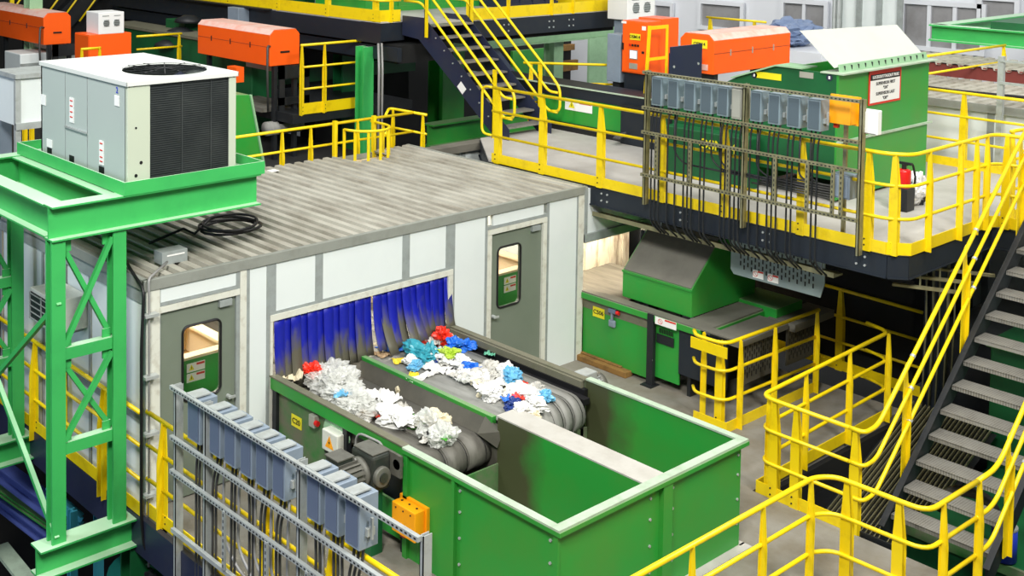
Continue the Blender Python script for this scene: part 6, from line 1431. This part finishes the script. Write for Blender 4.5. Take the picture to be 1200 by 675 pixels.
# ================================================================== LOWER LEFT PIT STEELWORK
def q3(px, py, z): return tuple(at(px, py, z=z))
for (a, b_, w, h, mt, nm, lab) in (
    (q3(-20, 535, -1.2), q3(75, 606, -1.2), .2, .2, 'blue_steel', 'blue_beam', 'upper blue steel beam running below the green tower'),
    (q3(-20, 572, -1.7), q3(75, 645, -1.7), .16, .16, 'blue_steel', 'blue_beam', 'lower blue beam reaching the foot of the green tower'),
    (q3(-20, 556, -1.5), q3(70, 618, -1.5), .22, .08, 'green', 'green_beam', 'green beam between the two blue beams at lower left'),
    (q3(-20, 590, -1.75), q3(22, 572, -1.75), .12, .12, 'blue_steel', 'blue_beam', 'short blue cross beam at the far lower left'),
    ((-.1, 1.5, -2.6), (-.1, 1.5, -.55), .09, .09, 'teal_steel', 'teal_post', 'pale teal post behind the space between the tower columns'),
    ((.23, 1.5, -2.6), (.23, 1.5, -.6), .09, .09, 'teal_steel', 'teal_post', 'teal post just left of the right tower column'),
    (q3(56, 575, -.6), q3(96, 610, -.9), .1, .12, 'teal_steel', 'teal_strut', 'short teal strut beside the teal posts'),
    (q3(0, 640, -2.4), q3(40, 690, -2.4), .22, .05, 'rim', 'grey_beam', 'pale grey beam at the bottom left corner'),
    ((.0, -.1, -4), (.0, -.1, -.6), .1, .1, 'black_steel', 'black_post', 'black post below the front corner of the walkway'),
    ((.1, .1, -.62), (.9, -.9, -.9), .22, .12, 'green_dark', 'green_beam', 'dark green beam below the walkway edge')):
    build(MB().ibeam(a, b_, w, h, .02, (0, 0, 1) if abs(a[2]-b_[2]) < .4 else (0, 1, 0)), nm, mt, label=lab, cat='steelwork')
t = thing('pit_tank', 'dark teal tank in the pit below the front left corner of the cabin', 'tank', (.6, -.4, -3)); build(MB().cyl((.35, .35, -3.5), (.35, .35, -.9), .55, 24), 'tank_body', paint('teal_tank', (20, 110, 96), .5), t, True)
mb = MB()
for k in range(3): a = 2.2+k*.9; mb.bar((.0, -.1, -.95), (math.cos(a)*.9, -.1+math.sin(a)*.3, -1.6-.2*k), .09, .09)
build(mb, 'tank_bracket', 'black_steel', t)

# ================================================================== LIGHTS
w = bpy.data.worlds.new('world'); SC.world = w; w.use_nodes = True
bgn = w.node_tree.nodes['Background']; bgn.inputs['Color'].default_value = (.86, .93, 1, 1); bgn.inputs['Strength'].default_value = .16
def area(name, loc, target, size, power, col=(1, .97, .92)):
    l = bpy.data.lights.new(name, 'AREA'); l.shape = 'RECTANGLE'; l.size, l.size_y = size; l.energy = power; l.color = col
    o = link(bpy.data.objects.new(name, l)); o.location = loc; d = V(target)-V(loc); o.rotation_euler = d.to_track_quat('-Z', 'Y').to_euler(); return o
area('high_bay_lamp', (-7, -9, 13), (2, 0, 1), (3, 3), 2300)
area('high_bay_lamp', (3, -12, 13), (4, -2, 1), (3, 3), 1700)
area('high_bay_lamp', (-5, 3, 12.5), (2, 1, 1), (2, 2), 700, (.95, .98, 1))
area('high_bay_lamp', (7, -3, 13), (6, -3, 1), (2.5, 2.5), 550)
area('high_bay_lamp', (4, 9, 12), (5, 7, 2), (3, 3), 380)
area('high_bay_lamp', (15, -6, 11), (24, 2, 3), (5, 5), 950)
area('high_bay_lamp', (18, 10, 11), (26, 12, 3), (5, 5), 850)
area('daylight_opening', (-12, 2, 3), (0, 1, 0), (5, 5), 380, (.6, .72, 1))
area('inside_light', (1.0, 1.3, 2.25), (1.0, 1.3, 0), (1.2, .3), 60, (1, .92, .8))  # unseen light added near the tubes to brighten the cabin inside
area('inside_light', (5.6, 1.3, 2.25), (5.6, 1.3, 0), (1.2, .3), 60, (1, .92, .8))
area('inside_light', (3.1, 1.8, 2.25), (3.1, 1.8, 0), (1.2, .3), 60, (1, .92, .8))
area('inside_light', (8.0, .35, 2.3), (8.0, .9, .6), (1.4, .2), 90, (1, .85, .65))
vs = SC.view_settings; SC.display_settings.display_device = 'sRGB'
vs.view_transform = 'Standard'; vs.look = 'None'; vs.gamma = 1; vs.use_curve_mapping = False; vs.exposure = .06
